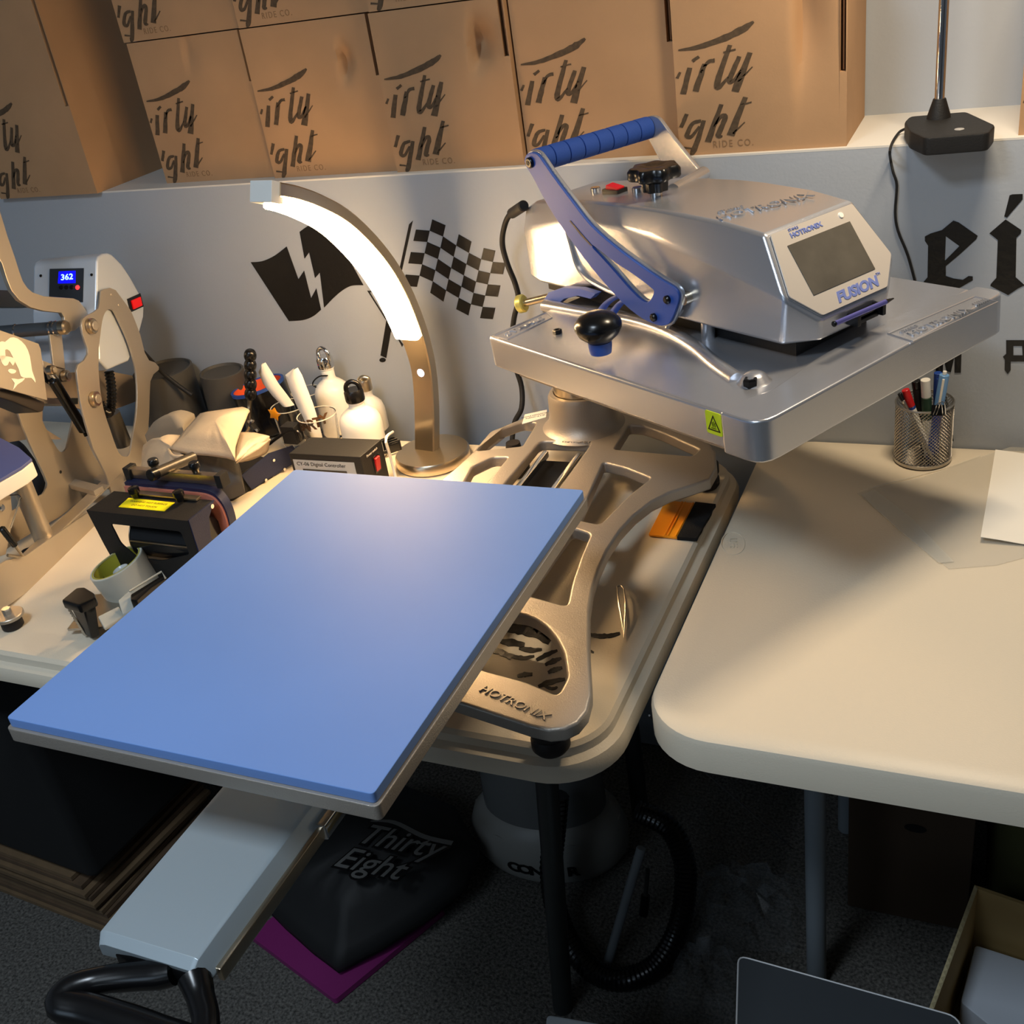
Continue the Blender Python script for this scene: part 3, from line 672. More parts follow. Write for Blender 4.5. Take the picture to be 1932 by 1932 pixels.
# blue rear bracket and the blue swing lever with its black knob
br = [HY(a, b, -.075) for a, b in ((1030, 566), (1040, 550), (1065, 541), (1100, 543), (1130, 552), (1120, 562), (1095, 556), (1070, 562), (1050, 578))]
plate('rear_bracket', [[(p.x, p.z) for p in br]], .012, M_blue, PR, AT(-.075), bev=.001)
kb = HZ(1125, 655, HT)
kbz = 1.083
k1 = HI @ W(1128, 612, kbz+.012)
for off in (0, 26):
    P_ = [(1178+off, 556, 1.082), (1160+off, 562, 1.084), (1142+off, 575, 1.084), (1126+off*.9, 600, 1.080)]
    Q = [HI @ W(a, b, z) for a, b, z in P_]
    tube('swing_lever', catmull(Q, 4), .0062, M_blue, PR, 8, flat=.35, T=HM)
lathe('lever_knob', [(0, -.020), (.013, -.020), (.014, -.010), (.016, -.008), (.026, .0), (.0310, .010), (.0305, .017), (.024, .025), (.013, .0300), (0, .0315)], M_black, PR, (k1.x, k1.y, kbz-.002), 36).data.transform(HM)
lathe('lever_collar', [(0, -.006), (.014, -.006), (.0155, .003), (.0155, .010), (0, .010)], M_blue, PR, (k1.x, k1.y, kbz-.021), 24).data.transform(HM)
# brass thumb knob at the rear
b0 = HY(1037, 560, -.072); 
bq = WY(982, 573, 1.50); bp = WP(1037, 560, HM @ Vector((0, -.06, 0)), _ey)
dirk = (WP(984, 573, HM @ Vector((0, -.085, 0)), _ey)-bp)
e = bp+dirk
cyl('thumb_screw', bp, e, .006, M_nickel, PR, 16)
cyl('thumb_knob', e-dirk.normalized()*.006, e+dirk.normalized()*.006, .0145, mat('brass', (214, 208, 120), .35, metal=.6), PR, 28, bev=.002)
# power cord
P_ = [WP(988, 388, HM @ Vector((-.36, 0, 0)), _ex)] + [WY(a, b, y) for a, b, y in ((962, 405, 1.59), (951, 430, 1.60), (948, 462, 1.61), (958, 500, 1.61), (972, 535, 1.61), (978, 565, 1.61), (970, 600, 1.61), (965, 650, 1.61), (972, 690, 1.62), (984, 730, 1.62), (984, 770, 1.60), (970, 800, 1.59), (965, 850, 1.57))]
tube('power_cord', P_, .0047, M_blackm, PR, 10, sm=5)
cyl('cord_plug', P_[0], P_[1].lerp(P_[0], .15), .0085, M_blackm, PR, 14, bev=.002)
# ------------------------------------------------------------------ arc lamp
LB = Vector((-.925, 1.50, TZ)); la_ = math.radians(262); LD = Vector((math.cos(la_), math.sin(la_), 0)); LS = Vector((LD.y, -LD.x, 0))
LN = Vector((-LD.y, LD.x, 0))
al = thing('arc_lamp', 'lit brushed metal arc desk lamp on a round base, under the cardboard boxes', 'lamp', LB)
pl = lambda a, b: WP(a, b, LB, LN)
cpts = [pl(a, b) for a, b in ((806, 872), (806, 830), (805, 760), (800, 700), (788, 650), (770, 600), (745, 545), (712, 492), (672, 445), (628, 406), (580, 380), (540, 365), (507, 358))]
cc = catmull(cpts, 4)
bc = W(815, 850, TZ+.02)
lathe('base', [(0, 0), (.064, 0), (.067, .003), (.067, .017), (.064, .021), (0, .021)], M_nickel, al, (bc.x, bc.y, TZ), 56)
wl, th = .0225, .0100
tpos = [(-wl+.002, -th), (wl-.002, -th), (wl, -th+.002), (wl, th-.002), (wl-.002, th), (-wl+.002, th), (-wl, th-.002), (-wl, -th+.002)]
zz_ = [max(0, min(1, (p.z-TZ)/(cc[-1].z-TZ))) for p in cc]
asc = [.95+.35*math.sin(PI*min(1, max(0, (i/len(cc)-.25)/.78)))**1.0 for i in range(len(cc))]
sweep('arm', cc, [(a, b) for a, b in tpos], LN, M_nickel, al, sc=asc)
# glowing strip on the inner side of the arc
i0 = next(i for i, p in enumerate(cc) if p.z > pl(780, 632).z)
strip = cc[i0:-2]
sgn = 1 if (LN.cross(Vector((0, 0, 1)))).dot(LD) > 0 else -1
M_led = mat('lit_diffuser', (255, 240, 210), .5, emit=(255, 210, 152), estr=84)
sweep('lit_diffuser', strip, [(-wl*.98, sgn*(th+.0002)), (wl*.98, sgn*(th+.0002)), (wl*.99, sgn*(th+.012)), (wl*.8, sgn*(th+.015)), (-wl*.8, sgn*(th+.015)), (-wl*.99, sgn*(th+.012))], LN, M_led, al, sc=asc[i0:-2])
e0 = cc[-1]; tdir = (cc[-1]-cc[-4]).normalized()
nn = LN.cross(tdir).normalized()
T = frame_from(e0+tdir*.004+nn*(sgn*.004), LN, nn)
box('end_cap', (0, 0, 0), (wl*1.85, .030, .024), M_white, al, T=T, bev=.0015)
bp = pl(787, 703); ii = min(range(len(cc)), key=lambda i: abs(cc[i].z-bp.z)); q = cc[ii]
nd = LN.cross((cc[ii+1]-cc[ii-1]).normalized()).normalized()*sgn
lathe('touch_button', [(0, .0012), (.0065, .001), (.0075, 0)], mat('lit_button', (225, 225, 255), .4, emit=(215, 220, 255), estr=3), al, (0, 0, 0), 24, frame_from(q+nd*th, LN, nd.cross(LN)))

# ------------------------------------------------------------------ pole lamp on the ledge
pb = [W(a, b, ZL+.018) for a, b in ((1706, 236), (1745, 262), (1868, 252), (1878, 240), (1822, 212), (1716, 216))]
plm = thing('pole_lamp', 'black-based pole lamp with a chrome stem standing on the ledge', 'lamp', (-.085, 1.71, ZL))
bx = [W(a, b, ZL+.022) for a, b in ((1706, 232), (1716, 250), (1745, 263), (1866, 253), (1878, 238), (1824, 213), (1716, 222))]
prismz('base', roundpoly([(p.x, p.y) for p in bx], .008), ZL, ZL+.024, M_blackm, plm, bev=.003)
sc_ = W(1771, 222, ZL+.024)
lathe('stem_collar', [(0, 0), (.0165, 0), (.0155, .006), (.0085, .028), (0, .028)], M_blackm, plm, (sc_.x, sc_.y, ZL+.022), 24)
cyl('stem', (sc_.x, sc_.y, ZL+.03), (sc_.x, sc_.y, ZL+.62), .0068, M_chrome, plm, 20)
tube('lamp_neck', [(sc_.x, sc_.y, ZL+.61), (sc_.x+.01, sc_.y-.10, ZL+.63), (sc_.x+.03, sc_.y-.22, ZL+.63), (sc_.x+.05, sc_.y-.30, ZL+.625)], .007, M_chrome, plm, 12, sm=4)
box('lamp_head', (-.02, 1.40, ZL+.617), (.25, .065, .018), M_blackm, plm, bev=.003)
dk = W(1810, 243, ZL+.0245); lathe('touch_button', [(0, .0008), (.006, .0006), (.0065, 0)], mat('grey_print', (150, 150, 150), .5), plm, (dk.x, dk.y, ZL+.024), 20)
cp = [(1706, 242), (1690, 256), (1680, 275)]
P_ = [W(1708, 243, ZL+.008), W(1696, 250, ZL+.004), W(1684, 268, ZL+.003), W(1679, 285, ZL+.003)]
P_ += [WY(a, b, YW-.004) for a, b in ((1680, 300), (1685, 325), (1692, 350), (1689, 400), (1694, 435), (1712, 480), (1726, 530), (1745, 600), (1770, 690), (1786, 760), (1797, 832))]
tag(tube('lamp_cord', P_, .0019, M_blackm, None, 8, sm=4), 'thin black cord running from the pole lamp base down the wall', 'cord')

# ------------------------------------------------------------------ pen cup
c0 = W(1742, 866, TZ); c0 = Vector((-.099, 1.603, TZ)); RC, HCUP = .0415, .098
pc = thing('pen_cup', 'silver wire mesh pen cup on the right table against the wall', 'cup', c0)
lathe('cup_base', [(0, .001), (RC, .001), (RC+.0015, .003), (RC+.0012, .007), (RC-.001, .008), (RC-.002, .003), (0, .003)], M_steel, pc, c0, 40)
tube('rim', [(c0.x+RC*math.cos(a), c0.y+RC*math.sin(a), TZ+HCUP) for a in [2*PI*i/40 for i in range(40)]], .0017, M_steel, pc, 8, closed=True)
# real mesh of crossing wires
V = []; Fc = []; nW = 46; r_ = .0005
for s in (1, -1):
    for k in range(nW):
        b0 = len(V); st = 14
        for i in range(st+1):
            z = TZ+.005+(HCUP-.006)*i/st; a = 2*PI*k/nW+s*(HCUP/RC*.95)*i/st; R0 = RC+s*.0003
            for dr, dz_, da in ((r_, 0, 0), (-r_, 0, 0), (0, 0, .030)):
                V.append((c0.x+(R0+dr)*math.cos(a+da), c0.y+(R0+dr)*math.sin(a+da), z+dz_))
        for i in range(st):
            A0 = b0+i*3; B0 = A0+3
            for q in range(3): Fc.append((A0+q, A0+(q+1) % 3, B0+(q+1) % 3, B0+q))
o = raw('wire_mesh', V, Fc, M_steel, pc); o['kind'] = 'stuff'
def pen(name, label, base, top, r, cols, clip=None):
    """cols: list of (fraction end, material, radius factor, part name)"""
    base = Vector(base); top = Vector(top)
    t = thing(name, label, 'pen', base, 'pens in the mesh cup'); f0 = 0
    for f1, m, k, nm in cols:
        cyl(nm, base.lerp(top, f0), base.lerp(top, f1), r*k, m, t, 16, bev=.0006); f0 = f1
    if clip:
        d = (top-base).normalized(); o_ = Vector((0, -1, 0)); o_ = (o_-d*o_.dot(d)).normalized()
        a = base.lerp(top, clip[0])+o_*r*1.25; b = base.lerp(top, clip[1])+o_*r*1.25
        tube('clip', [a, b], r*.28, clip[2], t, 6)
    return t
cb = lambda dx, dy, z: (c0.x+dx, c0.y+dy, TZ+z)
def ptip(px, py, y): return WY(px, py, y)
M_gr = mat('green_print', (40, 70, 50), .5); M_lb = mat('light_blue_plastic', (110, 160, 215), .3); M_db = mat('blue_plastic', (38, 70, 150), .3)
pen('marker', 'white marker with a red cap leaning left in the mesh cup', cb(.012, -.008, .008), ptip(1708, 735, 1.59), .0055, [(.72, M_white, 1, 'barrel'), (.76, M_db, 1.02, 'band'), (1, M_red, 1.05, 'cap')])
pen('marker', 'black marker in the middle of the mesh cup', cb(.004, .01, .006), ptip(1728, 718, 1.605), .0065, [(.9, M_blackm, 1, 'barrel'), (1, M_black, 1.05, 'cap')])
pen('marker', 'white and green dry marker standing tall in the mesh cup', cb(.010, .0, .006), ptip(1746, 716, 1.595), .0075, [(.5, M_white, 1, 'barrel'), (.78, M_gr, 1.02, 'label_band'), (1, M_white, .95, 'cap')])
pen('ballpoint_pen', 'light blue retractable pen at the right of the mesh cup', cb(.012, -.012, .006), ptip(1783, 700, 1.597), .0065, [(.6, M_db, 1, 'barrel'), (.96, M_lb, 1.1, 'upper_barrel'), (1, M_white, .45, 'push_button')], (.66, .93, M_paper))
pen('ballpoint_pen', 'dark blue pen behind the light blue one in the mesh cup', cb(.018, .012, .006), ptip(1770, 703, 1.61), .0055, [(.7, M_db, 1, 'barrel'), (1, M_db, 1.1, 'upper_barrel')], (.7, .95, M_db))
pen('ballpoint_pen', 'thin pale pen leaning at the left rim of the mesh cup', cb(.018, -.018, .006), ptip(1697, 742, 1.585), .003, [(.9, M_steel, 1, 'barrel'), (1, M_black, 1.1, 'cap')])
bq = WY(1770, 772, c0.y-.036)
bc_ = thing('binder_clip', 'small black binder clip on the rim of the mesh cup', 'clip', bq)
hexa('clip_body', [bq+Vector(v) for v in ((-.009, -.007, -.008), (.009, -.005, -.008), (.009, .004, -.008), (-.009, .002, -.008), (-.009, -.003, .007), (.009, -.001, .007), (.009, .001, .007), (-.009, -.001, .007))], M_black, bc_)
for dx, dz_ in ((0, 0), (.004, .002)): tube('wire_handle', [bq+Vector(v) for v in ((-.006+dx, -.007, -.006), (-.003+dx, -.010, .005), (-.001+dx, -.009, .013+dz_), (.004+dx, -.008, .013+dz_), (.006+dx, -.008, .004), (.007+dx, -.005, -.006))], .0007, M_chrome, bc_, 6, sm=3)

# ------------------------------------------------------------------ papers, sleeve, squeegee, tweezers
pp = [W(a, b, TZ+.006) for a, b in ((1880, 857), (1853, 1018))]
V = []; Fc = []
x0_, x1_ = pp[0].x-.002, pp[0].x+.2; y0_, y1_ = pp[1].y, pp[0].y
for i in range(9):
    for j in range(9):
        x = x0_+(x1_-x0_)*i/8-(.010*(1-j/8)); y = y0_+(y1_-y0_)*j/8
        z = TZ+.003+.007*math.exp(-((i)/1.5)**2)+.004*math.exp(-((8-j)/1.2)**2)
        V.append((x, y, z)); V.append((x, y, z-.0006))
for i in range(8):
    for j in range(8):
        a = (i*9+j)*2; b = a+18; Fc += [(a, b, b+2, a+2), (a+1, a+3, b+3, b+1)]
tag(raw('paper_sheet', V, Fc, M_paper), 'blank white sheet of paper lying on the clear sleeve at the right edge', 'paper')
M_film = mat('clear_film', (225, 222, 212), .22, alpha=.22, spec=.8, bump=.4, bscale=7)
sl = [W(a, b, TZ+.0015) for a, b in ((1617, 930), (1650, 920), (1740, 900), (1830, 868), (1932, 835), (2050, 850), (2120, 1000), (1932, 1052), (1880, 1066), (1790, 1073), (1700, 1003))]
V = []; Fc = []
cx_ = sum((p.x for p in sl))/len(sl); cy_ = sum((p.y for p in sl))/len(sl)
sv = thing('plastic_sleeve', 'clear plastic sleeve lying flat on the right table in front of the pen cup', 'sleeve', (cx_, cy_, TZ))
prismz('film', [(p.x, p.y) for p in sl], TZ+.0008, TZ+.0016, M_film, sv)
ed = [W(a, b, TZ+.002) for a, b in ((1625, 934), (1652, 925), (1720, 978), (1800, 1060), (1772, 1062), (1700, 1003))]
prismz('sealed_seam', [(p.x, p.y) for p in ed], TZ+.0017, TZ+.0024, mat('seam_film', (235, 232, 220), .3, alpha=.35), sv)
tube('film_edge', [W(a, b, TZ+.0022) for a, b in ((1638, 922), (1690, 908), (1745, 893), (1800, 878), (1850, 860))], .0005, mat('edge_film', (250, 245, 230), .2, alpha=.7), sv, 6)
# squeegee
q = [W(a, b, TZ+.004) for a, b in ((1256, 944), (1350, 953), (1315, 1018), (1223, 1009))]
sq = thing('squeegee', 'orange squeegee with a black felt edge lying on the left table by its right rim', 'squeegee', (sum(p.x for p in q)/4, sum(p.y for p in q)/4, TZ))
L1 = lambda u, v: (q[0].lerp(q[1], u)).lerp(q[3].lerp(q[2], u), v)
M_or = mat('orange_plastic', (250, 160, 28), .4)
prismz('blade', roundpoly([(L1(u, v).x, L1(u, v).y) for u, v in ((0, 0), (.62, 0), (.62, 1), (0, 1))], .004), TZ+.001, TZ+.0045, M_or, sq, bev=.0008)
for uu in (.34, .40, .56):
    tube('ridge', [L1(uu, .01)+Vector((0, 0, .0005)), L1(uu, .99)+Vector((0, 0, .0005))], .0016 if uu != .37 else .001, M_or, sq, 8)
ff = [(.60, -.01)]+[(1+random.uniform(-.012, .012), v/8) for v in range(9)]+[(.60, 1.01)]
prismz('felt_edge', [(L1(u, v).x, L1(u, v).y) for u, v in ff], TZ+.0008, TZ+.0060, mat('black_felt', (14, 14, 15), .95, bump=.6, bscale=700), sq)
# tweezers
tw = thing('tweezers', 'thin steel tweezers standing on edge beside the press base', 'tweezers', W(1175, 1190, TZ))
t0 = W(1177, 1203, TZ+.003)
for top in ((1164, 1107, .012), (1177, 1112, .012)):
    a = W(top[0], top[1], TZ+.012); b = W(1167.5 if top[0] < 1170 else 1180, 1138, TZ+.012)
    tube('tweezer_arm', [a, b, W(1173 if top[0] < 1170 else 1179, 1170, TZ+.008), t0], [.0011, .0016, .0014, .0006], M_steel, tw, 8, sm=4)
a = W(1170.5, 1108, TZ+.012); tube('tweezer_bend', [W(1164, 1107, TZ+.012), W(1168, 1105, TZ+.012), W(1173, 1106, TZ+.012), W(1177, 1112, TZ+.012)], .0012, M_steel, tw, 8, sm=3)
# lettering decal on the table under the press
z3p = lambda L: Z(820, 760, 1420, 1656, L)
dk = [([(800, 1205), (860, 1215), (920, 1212), (965, 1200)], (14, 24, 22, 10)), ([(800, 1290), (830, 1302)], (16, 8)),
      ([(420, 1115), (500, 1140), (560, 1180), (610, 1230)], (40, 70, 60, 30)), ([(330, 1180), (420, 1175), (520, 1200), (600, 1250)], (30, 60, 50, 24)),
      ([(330, 1240), (400, 1250), (470, 1260)], (20, 40, 20)), ([(300, 1290), (350, 1300), (400, 1330)], (20, 34, 18)),
      ([(440, 1280), (500, 1290), (560, 1285)], (14, 30, 12)), ([(530, 1340), (590, 1310), (640, 1290)], (16, 26, 12)), ([(575, 1365), (620, 1345), (660, 1330)], (14, 26, 12)),
      ([(590, 1405), (625, 1390), (665, 1380)], (14, 26, 12)), ([(430, 1425), (470, 1415), (510, 1415)], (12, 26, 14)), ([(540, 1480), (600, 1455), (680, 1440)], (14, 28, 14)),
      ([(560, 1470), (610, 1490), (640, 1480)], (10, 18, 10)), ([(380, 1310), (450, 1330), (520, 1320)], (12, 24, 10))]
s_ = 600/1656
tl_ = thing('table_lettering_decal', 'black brush lettering decal on the left tabletop under the press base', 'decal', (-.5, .95, TZ))
for P, ws in dk: strokes('brush_stroke', [([z3p([p])[0] for p in P], [w*s_ for w in ws])], lambda x, y: W(x, y, TZ+.0002), M_decal, tl_, .0006, (0, 0, 1), .2)
# ------------------------------------------------------------------ digital controller
z6 = lambda L: Z(380, 640, 900, 1932, L)
ct = [W(a, b, .832) for a, b in z6([(610, 800), (1112, 826), (1262, 700), (765, 684)])]
dc = thing('digital_controller', 'small black digital controller box with a red power switch behind the blue platen', 'controller', (sum(p.x for p in ct)/4, sum(p.y for p in ct)/4, TZ))
lo = [Vector((p.x, p.y, TZ+.004)) for p in ct]
hexa('case', lo+ct, M_blackm, dc, bev=.002)
for p in lo: cyl('foot', (p.x*.96+dc.location.x*.04, p.y*.99+dc.location.y*.01, TZ), (p.x*.96+dc.location.x*.04, p.y*.99+dc.location.y*.01, TZ+.005), .005, M_rubber, dc, 12)
fx_ = (ct[1]-ct[0]).normalized(); fl_ = (ct[1]-ct[0]).length
FT = frame_from(lo[0].lerp(ct[0], .5).lerp(lo[1].lerp(ct[1], .5), .5), fx_, (0, 0, 1))
fh = ct[0].z-lo[0].z
plate('front_label', [[(-fl_/2+.006, -fh/2+.008), (fl_/2-.014, -fh/2+.008), (fl_/2-.014, fh/2-.011), (-fl_/2+.006, fh/2-.011)]], .0008, mat('grey_label', (176, 180, 182), .5), dc, FT @ Matrix.Translation((0, 0, .0003)))
text('label_lettering', 'CY-06 Digital Controller', .0095, FT @ Matrix.Translation((-fl_/2+.060, fh/2-.0185, .0009)), M_black, dc, .0002)
plate('display', [[(-.046, -.016), (.040, -.016), (.040, .012), (-.046, .012)]], .001, M_black, dc, FT @ Matrix.Translation((-.002, .004, .0009)))
sx_ = (ct[2]-ct[1]).normalized(); sl_ = (ct[2]-ct[1]).length
SDT = frame_from(lo[1].lerp(ct[1], .5).lerp(lo[2].lerp(ct[2], .5), .5), sx_, (0, 0, 1))
box('switch_frame', (.006, .012, .0), (.018, .031, .003), M_black, dc, T=SDT, bev=.0008)
box('power_switch', (.006, .012, .002), (.013, .025, .004), M_red, dc, T=SDT @ Matrix.Translation((.006, .012, 0)) @ Matrix.Rotation(.12, 4, 'X') @ Matrix.Translation((-.006, -.012, 0)), bev=.001)
text('switch_lettering', 'Power switch', .006, SDT @ Matrix.Translation((.0, .036, .0004)), M_paper, dc, .0001)
a_ = [WY(x, y, 1.44) for x, y in z6([(1290, 700), (1340, 735), (1380, 790), (1405, 800)])]
pg = thing('power_plug', 'black power plug lying between the controller and the arc lamp base', 'plug', a_[0])
box('plug_body', (a_[0]+a_[2])/2, (.026, .022, .018), M_black, pg, rz=-.7, bev=.003)
for k in (-.008, 0, .008):
    box('plug_ridge', (a_[0]+a_[2])/2+Vector((k, -k*.6, .001)), (.003, .024, .020), M_blackm, pg, rz=-.7, bev=.001)
tube('plug_cable', [a_[0], a_[0]+Vector((-.03, .02, -.02)), a_[0]+Vector((-.05, .05, -.055)), a_[0]+Vector((-.02, .09, -.062))], .003, M_blackm, pg, 8, sm=4)
tag(tube('white_cable', [W(x, y, z) for x, y, z in ((741, 815, .80), (728, 828, .838), (736, 860, .80), (746, 900, .76), (752, 930, .745))], .0026, M_white, None, 8, sm=4), 'white cable running down beside the black controller box', 'cable')
# ------------------------------------------------------------------ aluminium bottles
def bottle(label, x, y, r, h, neck, capm, loop, rz, m=M_white):
    t = thing('aluminium_bottle', label, 'bottle', (x, y, TZ), 'aluminium sports bottles')
    hs = h-neck
    lathe('body', [(0, .001), (r-.004, .001), (r, .005), (r, hs-.030), (r*.985, hs-.020), (r*.86, hs-.008), (r*.62, hs), (r*.40, hs+.006), (r*.37, hs+.010), (r*.37, h-.004), (r*.42, h-.002), (r*.42, h), (0, h)], m, t, (x, y, TZ), 44)
    lathe('screw_cap', [(0, 0), (r*.44, 0), (r*.46, .003), (r*.46, .018), (r*.40, .022), (0, .022)], capm, t, (x, y, TZ+h), 28)
    lp = [(math.cos(rz)*a, math.sin(rz)*a, b) for a, b in loop]
    tube('cap_loop', [(x+a, y+b, TZ+h+.018+c) for a, b, c in lp], .0042, capm, t, 10, sm=3, flat=1)
    return t
b1x, b1y = W(682, 845, TZ).x, W(682, 845, TZ).y
p_ = WY(677, 782, 1.50)
b1 = bottle('white aluminium bottle with a black loop cap, in front beside the arc lamp', p_.x, 1.50, .0385, .112, .018, M_black, [(-.010, -.006), (-.013, .004), (-.010, .014), (.0, .019), (.010, .014), (.013, .004), (.010, -.006)], .3)
p_ = WY(632, 760, 1.60)
b2 = bottle('taller white aluminium bottle with a chrome carabiner cap, behind the black-capped one', p_.x, 1.60, .0345, .132, .030, M_chrome, [(-.011, -.006), (-.0135, .006), (-.010, .016), (.0, .020), (.010, .016), (.0135, .006), (.011, -.006)], -.2)
tube('carry_ring', [WY(a, b, 1.585) for a, b in z6([(885, 255), (830, 260), (790, 290), (782, 320), (820, 342), (870, 338)])], .0014, M_black, b2, 6, sm=4)
p_ = WY(697, 790, 1.60)
b3 = bottle('partly hidden aluminium bottle with a silver cap, behind the white bottles', p_.x+.004, 1.605, .028, .085, .02, M_nickel, [(-.008, -.004), (-.009, .004), (.0, .008), (.009, .004), (.008, -.004)], .2)
# ------------------------------------------------------------------ glasses with paper strips
def glass(label, px, py, y, r, h, tilt=0):
    p = WY(px, py, y)
    t = thing('pint_glass', label, 'glass', (p.x, y, TZ), 'clear drinking glasses')
    w_ = .0022
    lathe('glass_wall', [(0, .001), (r*.78, .001), (r*.8, .004), (r, h-.001), (r-.001, h), (r-w_, h-.001), (r*.8-w_, .008), (0, .008)], M_glass, t, (p.x, y, TZ), 40)
    tube('glass_rim', [(p.x+r*math.cos(a), y+r*math.sin(a), TZ+h) for a in [2*PI*i/32 for i in range(32)]], .0010, mat('rim_glass', (245, 240, 225), .05, alpha=.55), t, 6, closed=True)
    return t, p
hg = lambda px, py, y: WY(px, py, y).z-TZ
g1, gp1 = glass('front drinking glass printed with brown lettering, holding a rolled paper strip', 598, 785, 1.475, .036, hg(598, 782, 1.475))
M_brn = mat('brown_print', (84, 56, 30), .6)
tt = frame_from((gp1.x+.008, 1.475-.0362, TZ+.052), (1, 0, 0), (0, 0, 1))
for i, chh in enumerate('PARTY'):
    a = -PI/2+.0+(-1.6+i*.8)*.44+.25; rr = .0348
    text('printed_letter', chh, .026, Matrix.Translation((gp1.x, 1.475, TZ+.088+.003*(i-2))) @ Matrix.Rotation(a+PI/2, 4, 'Z') @ Matrix.Translation((0, -rr, 0)) @ Matrix.Rotation(PI/2, 4, 'X'), M_brn, g1, .0004, bold=.0009)
g2, gp2 = glass('drinking glass with an orange motif, behind and left of the printed one', 545, 770, 1.53, .034, hg(545, 766, 1.53))
o_ = WY(528, 782, 1.496); lathe('orange_motif', [(0, .0012), (.010, .001), (.012, 0)], M_or, g2, (0, 0, 0), 10, frame_from((gp2.x-.010, 1.53-.0335, o_.z), (1, 0, 0), (0, 0, 1)), lobes=5, amp=.25)
g3, gp3 = glass('clear glass behind the front glass and left of the tall bottle', 580, 745, 1.60, .030, hg(580, 738, 1.60))
def strip_(label, L, y0, y1, wid):
    """rolled paper strip: centreline px points from top to bottom"""
    n = len(L); V = []; Fc = []
    for i, (a, b, w) in enumerate(L):
        y = y0+(y1-y0)*i/(n-1)
        c = WY(a, b, y); 
        for k in range(7):
            u = -1+2*k/6; V.append(c+Vector((u*w, .010*(u*u)+.0, 0)))
            V.append(c+Vector((u*w, .010*(u*u)+.0009, 0)))
    for i in range(n-1):
        for k in range(6):
            a = (i*7+k)*2; b = a+14; Fc += [(a, a+2, b+2, b), (a+1, b+1, b+3, a+3)]
    o = raw('paper_strip', V, Fc, M_paper); return tag(o, label, 'paper', 'curled paper strips')
strip_('broad curled white paper strip standing in the front glass', [(553, 698, .003), (548, 712, .018), (556, 735, .019), (568, 765, .019), (580, 795, .016), (592, 828, .012)], 1.47, 1.475, .02)
strip_('shorter curled white paper strip left of the broad one', [(493, 688, .002), (494, 706, .015), (505, 728, .018), (522, 750, .018), (538, 768, .014)], 1.515, 1.53, .02)
# ------------------------------------------------------------------ mug heater cup with blue rim and red inside
pc_ = WY(486, 728, 1.585); R_ = .053
mh = thing('mug_heater', 'black cylinder mug heater with blue rim and orange inside, leaning behind the glasses', 'heater', (pc_.x, 1.585, TZ))
hh = pc_.z-TZ
MT = Matrix.Translation((pc_.x+.012, 1.588, TZ)) @ Matrix.Rotation(-.16, 4, 'Y')
lathe('shell', [(0, .002), (R_-.004, .002), (R_, .006), (R_, hh), (R_-.002, hh+.001)], mat('black_gloss', (20, 20, 22), .15), mh, (0, 0, 0), 36, MT)
lathe('heater_rim', [(R_+.001, hh-.004), (R_+.001, hh+.002), (R_-.004, hh+.002), (R_-.004, hh-.004)], M_blue, mh, (0, 0, 0), 36, MT)
lathe('heater_lining', [(R_-.004, hh), (R_-.005, .02), (0, .02)], mat('orange_silicone', (228, 92, 48), .5), mh, (0, 0, 0), 36, MT)
box('shell_clamp', (-R_-.006, -.0, hh*.5), (.012, .022, hh*.92), M_blackm, mh, T=MT, bev=.003)
# ------------------------------------------------------------------ dark rolls behind
M_roll = mat('dark_grey_rubber', (70, 68, 64), .6, var=.1, scale=12)
def roll(label, c, r, h, tilt):
    t = thing('rubber_roll', label, 'roll', (c[0], c[1], TZ), 'dark rubber rolls by the wall')
    MT = Matrix.Translation((c[0], c[1], TZ)) @ Matrix.Rotation(tilt, 4, 'Y')
    lathe('outer_sheet', [(0, .002), (r, .002), (r, h), (r-.004, h+.001), (r-.006, h-.004), (0, h-.010)], M_roll, t, (0, 0, 0), 36, MT)
    tube('sheet_edge', [MT @ Vector((r*.6*math.cos(a)*(1-a*.05), r*.6*math.sin(a)*(1-a*.05), h-.008)) for a in [i*.35 for i in range(20)]], .0012, M_roll, t, 6)
    return t
roll('wide dark grey rubber roll standing against the wall behind the oval steel plate', (-1.555, 1.585, 0), .060, .125, 0)
roll('dark grey rubber roll between the wide roll and the ribbed lever', (-1.425, 1.600, 0), .044, .118, .05)
# ------------------------------------------------------------------ second mug press (navy) with ribbed lever
nv = [WP(a, b, (-1.19, 1.40, 0), (1, -.25, 0)) for a, b in ((455, 897), (507, 855), (552, 840), (548, 898), (520, 935), (478, 965))]
mp2 = thing('navy_mug_press', 'navy blue mug press with an upright black ribbed lever, half hidden behind the platen', 'mug press', (-1.27, 1.42, TZ))
fr_ = frame_from(nv[0], (.25, 1, 0), (0, 0, 1)); fi = fr_.inverted(); ln = [(fi @ p).to_2d() for p in nv]
ln = [(p.x, p.y) for p in ln]; bz = (fi @ Vector((0, 0, TZ+.004))).y
ln2 = [ln[0], ln[1], ln[2], (ln[2][0]+.01, bz), (ln[0][0]+.04, bz), (ln[0][0]+.012, ln[0][1]-.035)]
plate('side_plate', [ln2], .0025, M_navy, mp2, fr_, bev=.0006)
plate('side_plate', [ln2], .0025, M_navy, mp2, Matrix.Translation((-.125, .03, 0)) @ fr_, bev=.0006)
box('front_cover', (nv[0]+nv[1])/2+Vector((-.068, .0, -.028)), (.125, .10, .050), M_blackm, mp2, rz=-.24, bev=.004)
box('bottom_plate', (-1.27, 1.41, TZ+.006), (.11, .09, .004), M_navy, mp2, rz=-.24)
for q in ((535, 885), (500, 905), (515, 868)):
    c = WP(q[0], q[1], (-1.188, 1.40, 0), (1, -.25, 0)); cyl('screw', c, c+Vector((.003, -.0008, 0)), .0028, M_chrome, mp2, 10)
ly = 1.50
